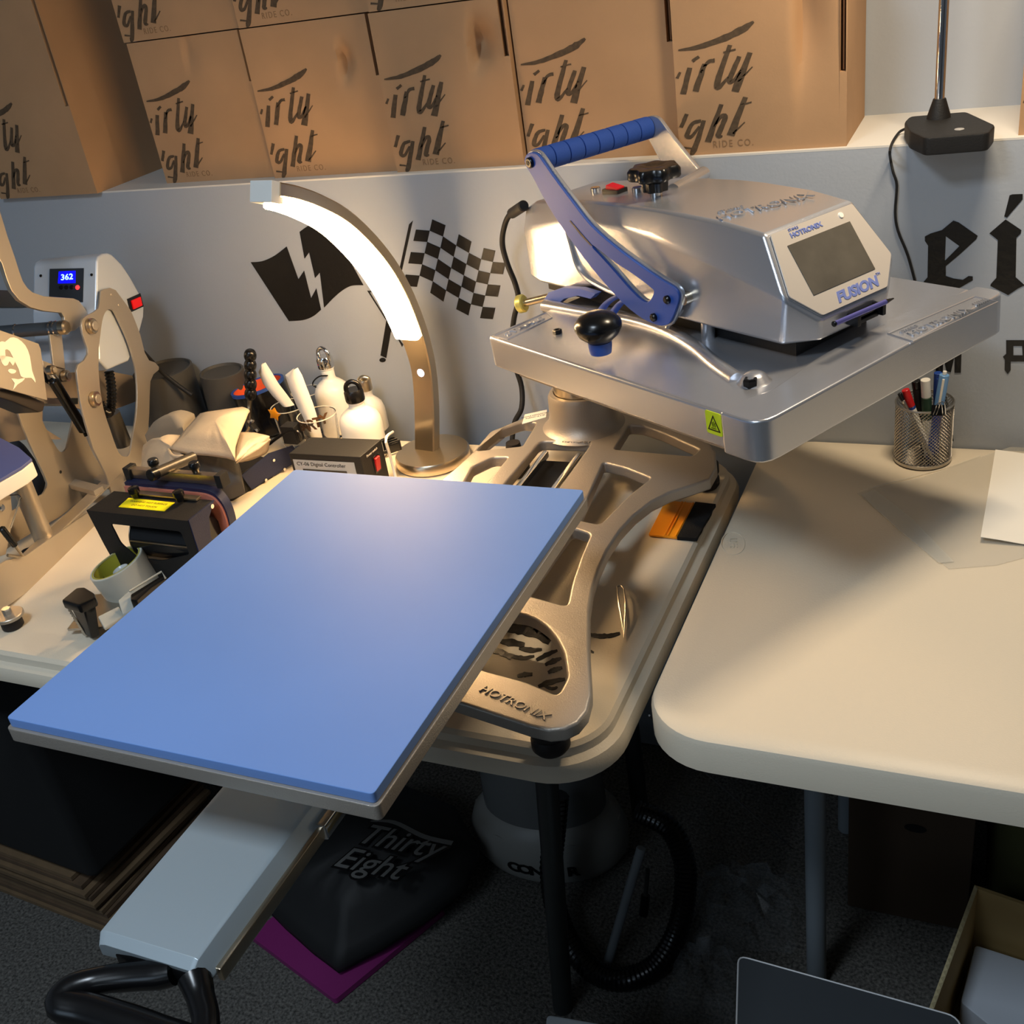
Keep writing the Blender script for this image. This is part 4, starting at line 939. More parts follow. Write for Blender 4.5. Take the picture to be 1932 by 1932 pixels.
lv = [WY(a, b, ly) for a, b in ((472, 745), (470, 795), (476, 815))]
tube('lever_bar', [lv[0], lv[1]], .006, M_nickel, mp2, 8, flat=.6)
tube('lever_link', [WY(462, 822, ly-.01), WY(476, 795, ly-.01)], .006, M_nickel, mp2, 8, flat=.5)
tube('lever_link', [WY(474, 800, ly-.012), WY(486, 815, ly-.012)], .008, M_blackm, mp2, 8, flat=.5)
for q in ((474, 794), (484, 812)): c = WY(q[0], q[1], ly-.018); cyl('pivot_bolt', c, c+Vector((0, -.006, 0)), .004, M_chrome, mp2, 12)
g0_, g1_ = WY(473, 752, ly), WY(472, 660, ly); Lg = (g1_-g0_).length; prof = [(0, 0)]
for i in range(51):
    f = i/50; prof.append((.0080+.0036*abs(math.sin(f*PI*5))**.7, f*Lg*.985))
prof += [(.006, Lg*.998), (0, Lg)]
lathe('ribbed_grip', prof, M_black, mp2, (0, 0, 0), 28, Matrix.Translation(g0_) @ (g1_-g0_).to_track_quat('Z', 'Y').to_matrix().to_4x4(), ang=60)
bl = [WY(a, b, 1.44) for a, b in ((555, 795), (535, 812), (548, 838))]
box('cord_bracket', (bl[0]+bl[2])/2, (.030, .025, .035), M_blackm, mp2, bev=.002)
tube('lever_cable', [WY(a, b, 1.43) for a, b in ((508, 838), (525, 825), (548, 813), (562, 815), (568, 832))], .003, M_black, mp2, 8, sm=4)
# ------------------------------------------------------------------ beige folded pouch
M_pouch = mat('beige_leatherette', (188, 172, 148), .42, var=.04, scale=8, bump=.15, bscale=300)
# thin curved slab between two traced outlines
def pillow(name, px, zs, thick, m, parent=None, n=3, puff=.012):
    P = [W(a, b, z) for (a, b), z in zip(px, zs)]; c = sum(P, Vector())/len(P); c.z = max(zs)+puff*.4
    bm = bmesh.new(); top = [bm.verts.new(p+Vector((0, 0, thick/2))) for p in P]; mid = [bm.verts.new(p.lerp(c, .45)+Vector((0, 0, puff*.7+thick/2))) for p in P]; ct_ = bm.verts.new(c+Vector((0, 0, thick/2+puff*.5)))
    bot = [bm.verts.new(p-Vector((0, 0, thick/2))) for p in P]; cb_ = bm.verts.new(c-Vector((0, 0, thick/2)))
    N = len(P)
    for i in range(N):
        j = (i+1) % N
        bm.faces.new((top[i], top[j], mid[j], mid[i])); bm.faces.new((mid[i], mid[j], ct_)); bm.faces.new((top[j], top[i], bot[i], bot[j])); bm.faces.new((bot[j], bot[i], cb_))
    bmesh.ops.subdivide_edges(bm, edges=bm.edges[:], cuts=3, use_grid_fill=True, smooth=.3)
    for _ in range(8): bmesh.ops.smooth_vert(bm, verts=[v for v in bm.verts], factor=.5, use_axis_x=False, use_axis_y=False, use_axis_z=True)
    me = bpy.data.meshes.new(name); bmesh.ops.recalc_face_normals(bm, faces=bm.faces); bm.to_mesh(me); bm.free(); finish(me, 75)
    return link(name, me, m, parent)
z4 = lambda L: Z(260, 680, 560, 1932, L)
po = thing('folded_pouch', 'folded beige leatherette pouch lying over dark wrap between the presses', 'pouch', (-1.33, 1.36, TZ))
pillow('pouch_flap', z4([(400, 1105), (560, 900), (760, 655), (1000, 620), (1270, 578), (1355, 605), (1310, 730), (1250, 880), (1190, 1060), (1190, 1230), (1080, 1195), (860, 1165), (640, 1150)]),
       [.845, .855, .87, .875, .88, .882, .872, .862, .855, .848, .848, .847, .846], .004, M_pouch, po, puff=.010)
pillow('pouch_fold', z4([(1190, 1230), (1195, 1080), (1245, 880), (1420, 890), (1600, 925), (1560, 975), (1420, 1060), (1300, 1150)]),
       [.842, .845, .848, .848, .850, .846, .843, .842], .004, M_pouch, po, puff=.004)
pillow('pouch_fold', z4([(1195, 1235), (1330, 1160), (1470, 1075), (1585, 985), (1605, 935), (1590, 1130), (1480, 1180), (1300, 1250)]),
       [.838, .840, .842, .842, .846, .815, .812, .815], .003, M_pouch, po, puff=.003)
pillow('pouch_body', z4([(75, 1040), (200, 1010), (340, 1000), (430, 940), (520, 920), (420, 1080), (470, 1160), (560, 1170), (480, 1260), (330, 1330), (150, 1390), (55, 1330), (60, 1150)]),
       [.835, .84, .845, .85, .85, .84, .838, .838, .825, .815, .800, .800, .815], .006, M_pouch, po, puff=.010)
tube('fold_edge', [W(a, b, .846) for a, b in z4([(520, 930), (420, 950), (355, 1000), (375, 1080), (430, 1160), (550, 1165)])], .0030, M_pouch, po, 8, sm=4)
dw = thing('dark_wrap', 'dark grey wrap bunched under the beige pouch', 'wrap', (-1.33, 1.33, TZ))
pillow('wrap_body', z4([(110, 1350), (400, 1240), (640, 1180), (1000, 1200), (1230, 1250), (1260, 1390), (1290, 1560), (1100, 1640), (900, 1560), (500, 1470), (200, 1440)]),
       [.78, .80, .80, .80, .795, .78, .765, .76, .765, .775, .78], .04, M_roll, dw, puff=.008)
gt = thing('bag_under_pouch', 'grey padded roll behind the beige pouch', 'bag', (-1.42, 1.42, TZ))
pillow('padding', z4([(120, 1010), (230, 915), (560, 870), (700, 700), (600, 900), (430, 1010)]), [.80, .82, .83, .84, .82, .80], .03, mat('grey_cloth', (150, 140, 124), .7), gt)
# ------------------------------------------------------------------ first mug press (black, yellow label)
mp = thing('mug_press', 'black mug press with a yellow warning label, left of the blue platen', 'mug press', (-1.24, 1.16, TZ))
zt = .872
tp = [W(a, b, zt) for a, b in ((164, 962), (355, 982), (402, 954), (216, 926))]
exm = (tp[1]-tp[0]).normalized(); eym = (tp[3]-tp[0]).normalized(); wm = (tp[1]-tp[0]).length; dm = (tp[3]-tp[0]).length
MM = frame_from((tp[0].x, tp[0].y, zt), exm, (-exm.y, exm.x, 0))
Bm = lambda n, c, s, m, bev=.001, **k: box(n, c, s, m, mp, T=MM, bev=bev, **k)
Hm = zt-TZ
Bm('top_plate', (wm/2, dm/2, -.0015), (wm, dm, .003), M_blackm)
# front face with a cut-out, plus side flange
fo = [(0, 0), (wm, 0), (wm-.006, -.040), (wm-.006, -Hm+.010), (.018, -Hm+.010)]
hole_ = roundpoly([(.040, -.020), (wm-.020, -.020), (wm-.018, -.060), (wm*.60, -.078), (.070, -.078), (.046, -.055)], .006)
plate('front_plate', [[(.0, 0), (wm, 0), (wm-.002, -.075), (wm-.006, -Hm+.008), (.024, -Hm+.008), (.010, -.06)], hole_], .0025, M_blackm, mp, MM @ Matrix.Rotation(PI/2, 4, 'X'))
plate('side_plate', [[(0, 0), (dm, 0), (dm*.66, -.018), (dm*.52, -.045), (dm*.6, -.075), (dm*.9, -Hm+.008), (-.010, -Hm+.008), (0, -.05)]], .0025, M_navy, mp, MM @ Matrix.Translation((wm, 0, 0)) @ frame_from((0, 0, 0), (0, 1, 0), (0, 0, 1)))
Bm('base_plate', (wm/2+.01, dm*.6, -Hm+.006), (wm+.03, dm*1.5, .004), M_blackm)
for i in (0, 1):
    for j in (0, 1): 
        q = MM @ Vector((.02+i*(wm-.02), -.003+j*dm*1.2, 0)); cyl('rubber_foot', (q.x, q.y, TZ), (q.x, q.y, TZ+.006), .006, M_rubber, mp, 12)
lathe('heating_drum', [(0, 0), (.034, 0), (.036, .002), (.036, wm*.62), (.034, wm*.63), (0, wm*.63)], mat('black_drum', (26, 26, 27), .12), mp, (0, 0, 0), 40, MM @ Matrix.Translation((wm*.30, .040, -.058)) @ Matrix.Rotation(PI/2, 4, 'Y'))
tube('drum_strap', [MM @ Vector((wm*.31+i*0, .040-.0365*math.cos(a), -.058+.0365*math.sin(a))) for i, a in enumerate([-.6+.2*k for k in range(10)])], .0012, M_nickel, mp, 6)
tube('drum_strap', [MM @ Vector((wm*.32+t_*wm*.6, .0030, -.050)) for t_ in (0, .5, 1)], .0014, M_nickel, mp, 6)
lab = [MM.inverted() @ W(a, b, zt) for a, b in z4([(0, 0)])]
yl = [MM.inverted() @ W(a, b, zt) for a, b in ((224, 957), (310, 965), (330, 949), (243, 940))]
plate('yellow_label', [[(p.x, p.y) for p in yl]], .0008, M_yel, mp, MM @ Matrix.Translation((0, 0, .0005)))
ly_c = sum(yl, Vector())/4
for k, s_ in enumerate(('WARNING HOT SURFACE', 'DO NOT TOUCH')):
    text('label_lettering', s_, .0062, MM @ Matrix.Translation((ly_c.x, ly_c.y+.005-.010*k, .001)), M_brn, mp, .0001)
for q in ((356, 985), (398, 955)):
    a = W(q[0], q[1], zt-.006); cyl('screw', a, a+Vector(exm)*.003, .0036, M_chrome, mp, 12)
# clamp bar with knobs on the plate, the heating element with blue back and pink pad
Bm('slot_bar', (wm*.55, dm*.93, .003), (wm*.66, .012, .004), M_nickel)
def knobs(L, z, par, r=.0085, h=.017):
    for a, b in L:
        p = W(a, b, z); lathe('clamp_knob', [(0, 0), (r*.6, 0), (r*.75, h*.35), (r, h*.5), (r, h*.95), (r*.85, h), (0, h)], M_black, par, (p.x, p.y, z), 18)
knobs([(257, 938), (341, 945)], zt+.004, mp)
he = thing('heating_element', 'curved navy and pink mug heating element behind the black mug press', 'heater', MM @ Vector((wm*.6, dm+.06, -Hm)))
# strap loop: navy outside, pink inside
pth = [(-.02, .0), (.10, .0), (.150, -.002), (.168, -.018), (.172, -.045), (.165, -.075), (.145, -.095)]
off = (tp[3]+Vector((0, 0, 0)))
HX_ = MM @ Matrix.Translation((wm*.10+.012, dm+.022, .006)) @ Matrix.Diagonal((.97, 1, 1, 1))
pc3 = catmull([Vector((a, 0, b)) for a, b in pth], 5)
sweep('navy_back', pc3, [(-.008, -.0028), (.008, -.0028), (.008, .0028), (-.008, .0028)], (0, 1, 0), M_navy, he, T=HX_)
plate('pink_pad', [[(p.x, p.z-.003) for p in pc3]+[(.10, -.098), (-.02, -.03)]], .004, mat('pink_silicone', (196, 122, 104), .5), he, HX_ @ Matrix.Translation((0, -.010, 0)) @ Matrix.Rotation(PI/2, 4, 'X'))
e_ = [Vector((p.x, -.032, p.z)) for p in pc3]
box('clamp_bar', (.075, .010, .012), (.185, .012, .016), M_nickel, he, T=HX_, bev=.001)
for xx in (-.018, .168): box('clamp_end', (xx, .010, .012), (.012, .020, .022), M_blackm, he, T=HX_, bev=.001)
for a, b in ((297, 893), (377, 900)):
    p = HX_ @ Vector(((.035 if a < 330 else .118), .012, .020)); lathe('clamp_knob', [(0, 0), (.005, 0), (.0065, .006), (.0085, .008), (.0085, .015), (.007, .017), (0, .017)], M_black, he, p, 18)
for xx in (0, .15):
    box('support_post', (xx, .012, -.065), (.006, .006, .120), M_blackm, he, T=HX_)
hd = [W(a, b, z) for a, b, z in ((296, 892, .905), (365, 862, .895))]
mh_ = thing('lever_handle', 'dark tubular lever with a black end cap resting below the beige pouch', 'lever', hd[0])
tube('lever_tube', hd, .0085, mat('dark_grey_tube', (70, 66, 60), .35, metal=.4), mh_, 16)
cyl('end_cap', hd[0], hd[0]-(hd[1]-hd[0]).normalized()*.014, .0095, M_black, mh_, 16, bev=.001)
# ------------------------------------------------------------------ tape gun
tg = thing('tape_gun', 'tape dispenser gun with a clear tape roll, partly under the blue platen edge', 'tape dispenser', (-1.18, 1.0, TZ))
z5 = lambda L: Z(0, 780, 480, 1932, L)
rt = W(z5([(880, 1135)])[0][0], z5([(880, 1135)])[0][1], .80)
ctr = Vector((rt.x, rt.y, 0)); Rr = .0435
wid = .052
RT = Matrix.Translation((ctr.x, ctr.y, .80)) @ Matrix.Rotation(-.22, 4, 'Y') @ Matrix.Rotation(.12, 4, 'X')
lathe('tape_roll', [(Rr-.003, 0), (Rr, -.001), (Rr, -wid), (Rr-.003, -wid-.001)], mat('clear_tape', (186, 184, 172), .3), tg, (0, 0, 0), 48, RT)
lathe('tape_side', [(Rr-.006, .0002), (Rr-.0005, .0002), (Rr-.0005, -.0008), (Rr-.006, -.0008)], mat('tape_edge', (205, 208, 200), .4), tg, (0, 0, 0), 48, RT)
lathe('cardboard_core', [(Rr-.0035, .0005), (Rr-.0055, .0005), (Rr-.0055, -wid), (Rr-.0035, -wid)], mat('olive_core', (178, 172, 52), .7), tg, (0, 0, 0), 48, RT)
for k, a in enumerate((3.5, 3.75)): box('core_print', (0, 0, 0), (.002, .012, .004), M_blackm, tg, T=RT @ Matrix.Rotation(a, 4, 'Z') @ Matrix.Translation((Rr-.007, 0, -.020-.0*k)))
lathe('hub', [(0, -.015), (.010, -.015), (.0125, -.012), (.0125, -.05), (0, -.05)], mat('clear_hub', (205, 208, 205), .25), tg, (0, 0, 0), 24, RT)
lathe('hub_disc', [(0, -.030), (.030, -.030), (.032, -.050), (0, -.050)], M_black, tg, (0, 0, 0), 6, RT, ang=10)
# cutter head
cu_ = [W(a, b, z) for (a, b), z in zip(z5([(700, 1715), (640, 1690), (560, 1470), (690, 1500), (480, 1415), (620, 1310), (725, 1390), (700, 1470)]), (.745, .745, .80, .80, .805, .805, .805, .803))]
ct2 = [W(a, b, .812) for a, b in z5([(462, 1418), (595, 1460), (725, 1398), (715, 1360), (640, 1315), (580, 1320)])]
prismz('cutter_head', roundpoly([(p.x, p.y) for p in ct2], .004), .797, .812, M_black, tg, bev=.003)
cm_ = sum(ct2, Vector())/len(ct2)
b0_ = [W(a, b, .745) for a, b in z5([(640, 1680), (700, 1718), (760, 1690), (720, 1620)])]
b1_ = [W(a, b, .80) for a, b in z5([(530, 1470), (640, 1490), (728, 1440), (660, 1390)])]
hexa('cutter_housing', b0_+b1_, M_black, tg, bev=.003)
e0_, e1_ = W(*z5([(505, 1470)])[0], .80), W(*z5([(640, 1690)])[0], .745)
nn_ = 22; V = []; Fc = []
dd = (e1_-e0_); sd_ = Vector((-1, -.15, 0)).normalized()
for i in range(nn_+1):
    p = e0_+dd*i/nn_; V += [p+sd_*(-.004), p+sd_*(.0015 if i % 2 else -.0005)]
    V += [v+Vector((0, .0008, 0)) for v in V[-2:]]
for i in range(nn_):
    a = i*4; b = a+4; Fc += [(a, b, b+1, a+1), (a+2, a+3, b+3, b+2), (a+1, b+1, b+3, a+3)]
raw('serrated_blade', V, Fc, M_steel, tg)
# frame and grey handle
gh = [W(a, b, z) for (a, b), z in zip(z5([(760, 1560), (880, 1480), (960, 1400), (1010, 1440)]), (.77, .775, .79, .785))]
M_gp = mat('pale_grey_plastic', (176, 176, 166), .4)
h0 = [W(a, b, z) for (a, b), z in zip(z5([(740, 1540), (900, 1460), (940, 1530), (790, 1630)]), (.785, .785, .778, .776))]
hexa('grey_lever', [p-Vector((0, 0, .006)) for p in h0]+h0, M_gp, tg, bev=.002)
h1 = [W(a, b, z) for (a, b), z in zip(z5([(895, 1420), (980, 1345), (1080, 1450), (930, 1530)]), (.80, .80, .787, .78))]
hexa('grey_lever', [p-Vector((0, 0, .008)) for p in h1]+h1, M_gp, tg, bev=.002)
h2 = [W(a, b, z) for (a, b), z in zip(z5([(985, 1360), (1230, 1210), (1260, 1260), (1150, 1330), (1050, 1450), (1010, 1470)]), (.805, .805, .800, .80, .795, .79))]
prismz('black_handle', [(p.x, p.y) for p in h2], .780, .802, M_black, tg, bev=.002)
tube('handle_trim', [p+Vector((0, 0, .002)) for p in (h2[0], h2[1], h2[2])], .0016, M_gp, tg, 8)
box('gun_frame', (ctr.x+.015, ctr.y-.055, .752), (.09, .09, .004), M_steel, tg, rz=.3)
# ------------------------------------------------------------------ silver clamshell press at the left edge
uP = Vector((-.196, .98, 0)).normalized(); nP = Vector((uP.y, -uP.x, 0)); P0 = Vector((-1.385, .93, 0))
cp_ = thing('clamshell_press', 'silver clamshell press with a glowing blue temperature display at the left edge', 'heat press', (-1.46, 1.15, TZ))
zA = lambda L: Z(0, 400, 320, 1932, L)
zB = lambda L: Z(0, 680, 320, 1932, L)
zC = lambda L: Z(0, 920, 320, 1932, L)
def PF(off): return frame_from(P0+nP*off, uP, (0, 0, 1))      # frame: x along the press, y up, z towards +n or -n
def side_pts(L, off):
    fr = PF(off); fi = fr.inverted(); return [tuple((fi @ WP(a, b, P0+nP*off, nP)).to_2d()) for a, b in L]
def side_plate(name, L, off, thick, m, holes=(), bev=.0008, rd=0):
    A_ = side_pts(L, off); 
    if rd: A_ = roundpoly(A_, rd)
    return plate(name, [A_]+[smooth2(side_pts(h, off), 2) for h in holes], thick, m, cp_, PF(off), bev)
M_cs = mat('satin_steel_plate', (188, 178, 162), .38, metal=.65, bump=.05, bscale=900)
out_ = zA([(1135, 905), (1180, 880), (1250, 865), (1310, 890), (1390, 1000), (1480, 1120), (1530, 1240), (1590, 1400), (1640, 1600), (1690, 1690), (1760, 1715), (1802, 1765), (1800, 1800), (1740, 1850), (1705, 1930)]) + \
    zB([(1697, 400), (1692, 600), (1680, 800), (1650, 980), (1610, 1240), (1540, 1400), (1470, 1500), (1265, 1510), (1200, 1300), (1050, 1000), (960, 700), (900, 450), (870, 200), (862, 110)]) + \
    zA([(880, 1740), (950, 1690), (990, 1620), (990, 1560), (960, 1480), (930, 1380), (918, 1290), (930, 1220), (980, 1180), (1060, 1140), (1110, 1100), (1125, 1040)])
hole_ = zA([(1240, 1110), (1290, 1130), (1350, 1250), (1420, 1400), (1480, 1560), (1530, 1760)])+zB([(1545, 200), (1555, 400), (1540, 650), (1500, 880), (1470, 1060), (1430, 1095), (1370, 1080), (1320, 1000), (1250, 800), (1170, 550), (1130, 300), (1115, 100)])+zA([(1115, 1700), (1118, 1550), (1135, 1400), (1150, 1280), (1170, 1190), (1200, 1130)])
side_plate('frame_plate', out_, 0, .004, M_cs, [hole_])
OF = -.072
left_ = zB([(185, 570), (250, 750), (320, 930), (420, 1150), (490, 1290), (530, 1400), (525, 1450), (480, 1520), (300, 1610), (100, 1730), (-300, 1950), (-300, 2400), (200, 2060), (420, 1925), (660, 1790), (950, 1570), (1240, 1500), (1200, 1300), (1060, 1080), (1000, 950), (900, 700), (820, 480), (600, 430), (430, 420), (300, 500)])
hl_ = zB([(480, 700), (450, 600), (450, 500), (600, 500), (820, 520), (825, 640), (790, 820), (750, 1000), (690, 1045), (640, 1000), (560, 860)])
side_plate('frame_plate', left_, OF, .004, M_cs, [hl_])
# base rails
rail = zC([(-300, 1050), (60, 830), (280, 775), (990, 285), (1150, 290), (1090, 600), (640, 950), (40, 1375), (-300, 1600)])
side_plate('base_rail', rail, .004, .004, M_cs)
rp = side_pts(zC([(280, 790), (990, 290)]), .004)
box('rail_flange', (0, 0, 0), (.62, .003, .026), M_cs, cp_, T=PF(-.010) @ Matrix.Translation((.10, (rp[0][1]+rp[1][1])/2-.002, 0)))
for (a, b) in ((180, 915), (225, 905)):
    q = WP(a, b, P0+nP*-.01, nP)
    box('cross_bar', q+Vector((-.03, 0, -.006)), (.09, .02, .010), M_cs, cp_, rz=-.2, bev=.001)
# feet
ft = W(16, 1160, TZ+.022)
cyl('foot_tab', (ft.x, ft.y, TZ+.018), (ft.x, ft.y, TZ+.024), .022, M_cs, cp_, 28, bev=.001)
cyl('rubber_foot', (ft.x, ft.y, TZ), (ft.x, ft.y, TZ+.018), .016, M_rubber, cp_, 24, bev=.002)
cyl('foot_bolt', (ft.x, ft.y, TZ+.024), (ft.x, ft.y, TZ+.034), .0065, M_chrome, cp_, 6)
for o_ in (P0+uP*.42+nP*-.01, P0+uP*.42+nP*-.09, P0+uP*-.02+nP*-.09):
    cyl('rubber_foot', (o_.x, o_.y, TZ), (o_.x, o_.y, TZ+.018), .014, M_rubber, cp_, 20, bev=.002)
f2 = W(*zC([(308, 725)])[0], TZ+.012); cyl('rubber_foot', (f2.x, f2.y, TZ), (f2.x, f2.y, TZ+.014), .011, M_rubber, cp_, 20, bev=.002)
# bolts on the plates
def bolt(L, off, r, h=.006, m=M_nickel, seg=24, head=True):
    for q in L:
        c = WP(q[0], q[1], P0+nP*off, nP); cyl('frame_bolt', c, c+nP*h, r, m, cp_, seg, bev=.0015)
        if head: cyl('bolt_cap', c+nP*h, c+nP*(h+.003), r*.62, M_cs, cp_, seg, bev=.001)
bolt(zA([(1020, 1300)]), .002, .0138, .010); bolt(zB([(1060, 440)]), .002, .0138, .009)
bolt(zB([(1425, 1330)]), .002, .0065, .008, M_chrome, 6, False)
bolt(zA([(1265, 940), (1350, 1062)]), .001, .0032, .002, M_cs, 16, False)
bolt(zB([(1020, 1470)]), OF+.002, .0055, .007, M_chrome, 6, False); bolt(zB([(690, 1270)]), OF+.0025, .0030, .0006, M_blackm, 16, False)
# control housing
ho = zA([(1118, 560), (1135, 505), (1190, 470), (1240, 462), (1290, 480), (1400, 590), (1500, 740), (1600, 920), (1655, 1090), (1650, 1200), (1600, 1390), (1540, 1560), (1480, 1700), (1240, 1800), (1140, 1690), (1130, 1400), (1110, 1130)])
HWD = .134
fr = PF(-.006-HWD/2)
pts_ = side_pts(ho, -.004)
plate('control_housing', [pts_], HWD, mat('pale_housing_paint', (208, 218, 230), .3, metal=.3), cp_, fr, .0045, 2)
# dark lower cut of the housing side and the front panel details
fa_, fb_ = WP(*zA([(1118, 560)])[0], P0+nP*-.004, nP), WP(*zA([(1110, 1130)])[0], P0+nP*-.004, nP)
upv = (fa_-fb_).normalized()
FPn = frame_from(fb_.lerp(fa_, .5)-nP*(HWD/2), nP, upv); hF = (fa_-fb_).length
FPn = FPn @ Matrix.Translation((0, 0, .0005))
if (FPn.to_3x3() @ Vector((0, 0, 1))).dot(CAM-fa_) < 0: FPn = FPn @ Matrix.Rotation(0, 4, 'X')
def onF(L): 
    fi = FPn.inverted(); n_ = FPn.to_3x3() @ Vector((0, 0, 1)); return [tuple((fi @ WP(a, b, FPn.to_translation(), n_)).to_2d()) for a, b in L]
plate('display_panel', [onF(zA([(568, 648), (955, 640), (945, 1028), (560, 1020)]))], .0012, mat('dark_grey_panel', (44, 50, 58), .4), cp_, FPn)
plate('display', [onF(zA([(675, 680), (862, 672), (862, 810), (665, 815)]))], .0012, mat('blue_backlight', (10, 10, 230), .4, emit=(6, 6, 255), estr=1.6), cp_, FPn @ Matrix.Translation((0, 0, .0008)))
dcn = onF(zA([(768, 745)]))[0]
text('display_digits', '362', .0150, FPn @ Matrix.Translation((dcn[0], dcn[1]-.000, .0016)), mat('lit_digits', (200, 230, 255), .4, emit=(150, 215, 255), estr=2.0), cp_, .0002, bold=.0002, sx=1.15)
for k, q in enumerate(zA([(700, 860), (758, 860), (818, 858), (886, 860)])):
    p = onF([q])[0]; lathe('panel_button', [(0, .0016), (.0036, .0014), (.0042, 0)], M_black if k < 3 else mat('lit_red_button', (255, 60, 60), .4, emit=(255, 40, 40), estr=3), cp_, (0, 0, 0), 16, FPn @ Matrix.Translation((p[0], p[1], .0006)))
for q in zA([(466, 727), (1045, 716)]):
    p = onF([q])[0]; lathe('panel_screw', [(0, .0012), (.0024, .001), (.0028, 0)], M_black, cp_, (0, 0, 0), 14, FPn @ Matrix.Translation((p[0], p[1], .0004)))
rs = side_pts(zA([(1455, 990), (1600, 925), (1638, 1075), (1492, 1142)]), -.004)
plate('switch_frame', [rs], .002, M_black, cp_, PF(-.005))
rs = side_pts(zA([(1490, 1010), (1590, 965), (1612, 1065), (1515, 1110)]), -.004)
plate('power_switch', [rs], .0045, mat('lit_red_switch', (215, 22, 24), .3, emit=(255, 10, 10), estr=.25), cp_, PF(-.0035), .0008)
# big curved operating arm
arm_ = [(-70, 300), (-25, 330)]+zA([(0, 60), (60, 260), (150, 520), (200, 680), (240, 790), (290, 865), (350, 915), (480, 960), (820, 985), (880, 1010), (940, 1090), (990, 1170), (940, 1210), (900, 1290), (840, 1350), (760, 1370), (715, 1290), (712, 1200), (680, 1152), (480, 1130), (330, 1090), (200, 1010), (110, 900), (60, 780), (0, 590)])+[(-60, 400)]
side_plate('operating_arm', arm_, -.028, .008, M_cs, bev=.0015)
# cross rod with end cap
a = WP(*zA([(770, 1312)])[0], P0+nP*-.018, nP)
cyl('cross_rod', a-nP*.35, a-nP*.010, .0115, mat('grey_sleeve', (92, 98, 104), .35, metal=.5), cp_, 24)
cyl('rod_cap', a-nP*.016, a, .0125, M_nickel, cp_, 28, bev=.003)
for d_ in (.022, .030, .10): cyl('rod_ring', a-nP*(d_+.004), a-nP*d_, .0128, M_chrome, cp_, 24, bev=.001)
# link bar, short lever, gas strut
side_plate('link_bar', zA([(555, 1395), (695, 1395), (735, 1790), (600, 1750)]), -.045, .004, M_cs)
side_plate('short_lever', zB([(470, 0), (600, 50), (720, 90), (790, 170), (770, 240), (700, 250), (560, 190), (480, 80)]), -.050, .005, M_cs)
bolt(zB([(722, 178)]), -.046, .0105, .010); bolt(zB([(548, 112)]), -.040, .0085, .012)
def pB(x, y, off): (q,) = zB([(x, y)]); return WP(q[0], q[1], P0+nP*off, nP)
cyl('strut_rod', pB(560, 120, -.040), pB(640, 220, -.040), .0055, M_chrome, cp_, 16)
cyl('strut_body', pB(600, 220, -.042), pB(960, 800, -.042), .0095, M_black, cp_, 20, bev=.002)
tube('air_line', [pB(490, 60, -.06), pB(520, 220, -.06), pB(640, 290, -.06), pB(760, 480, -.055), pB(880, 640, -.05), pB(985, 860, -.045)], .004, M_black, cp_, 8, sm=4)
hp_ = [pB(1240, 120, -.03), pB(1262, 250, -.03), pB(1272, 400, -.03), pB(1262, 540, -.03), pB(1225, 600, -.03), pB(1170, 560, -.03), pB(1130, 480, -.035)]
hc = catmull(hp_, 7); tube('corrugated_hose', hc, [.0096 if i % 2 else .0074 for i in range(len(hc))], M_black, cp_, 14)
cyl('strut_sleeve', pB(1265, 600, -.050), pB(1410, 960, -.050), .016, mat('grey_tube', (120, 116, 108), .3, metal=.7), cp_, 24)
side_plate('rear_cover', zB([(-300, -150), (300, -100), (1120, 100), (1540, 180), (1540, 470), (1300, 560), (1000, 600), (820, 520), (480, 520), (480, 760), (700, 900), (300, 900), (-300, 1000)]), -.15, .003, mat('cream_steel', (205, 184, 158), .35, metal=.3))
side_plate('rear_bar', zB([(380, 430), (860, 430), (860, 500), (380, 500)]), -.12, .012, M_leg1)
side_plate('rear_bar', zA([(-100, 895), (240, 905), (320, 1090), (-100, 1090)]), -.16, .03, M_leg1)
# dark upper heating head and portrait plate
side_plate('heating_head', zB([(-200, 330), (0, 330), (375, 480), (355, 590), (300, 600), (0, 480), (-200, 420)]), -.035, .05, mat('dark_brown_head', (48, 42, 38), .4), bev=.004)
side_plate('cover_plate', zA([(-300, 1240), (0, 1350), (430, 1500), (455, 1560), (475, 1700), (530, 2145), (0, 2002), (-300, 1920)]), .0, .003, M_cs, bev=.0006)
wp_ = mat('white_print', (252, 246, 232), .5)
def pr(L, nm='printed_shape'): return plate(nm, [smooth2(side_pts(zA(L), .0025), 2)], .0005, wp_, cp_, PF(.0021))
pr([(0, 1480), (60, 1480), (120, 1430), (200, 1440), (290, 1520), (340, 1640), (365, 1800), (400, 1900), (405, 1945), (360, 1890), (300, 1890), (240, 1870), (215, 1790), (170, 1700), (110, 1580), (60, 1570), (65, 1640), (40, 1690), (0, 1660)])
pr([(10, 1640), (60, 1640), (170, 1670), (150, 1750), (110, 1700), (90, 1740), (50, 1750), (15, 1700)])
pr([(95, 1800), (125, 1785), (185, 1805), (170, 1835), (130, 1840), (100, 1820)])
pr([(130, 1895), (210, 1905), (285, 1890), (255, 1930), (200, 1965), (150, 2025), (170, 1950)])
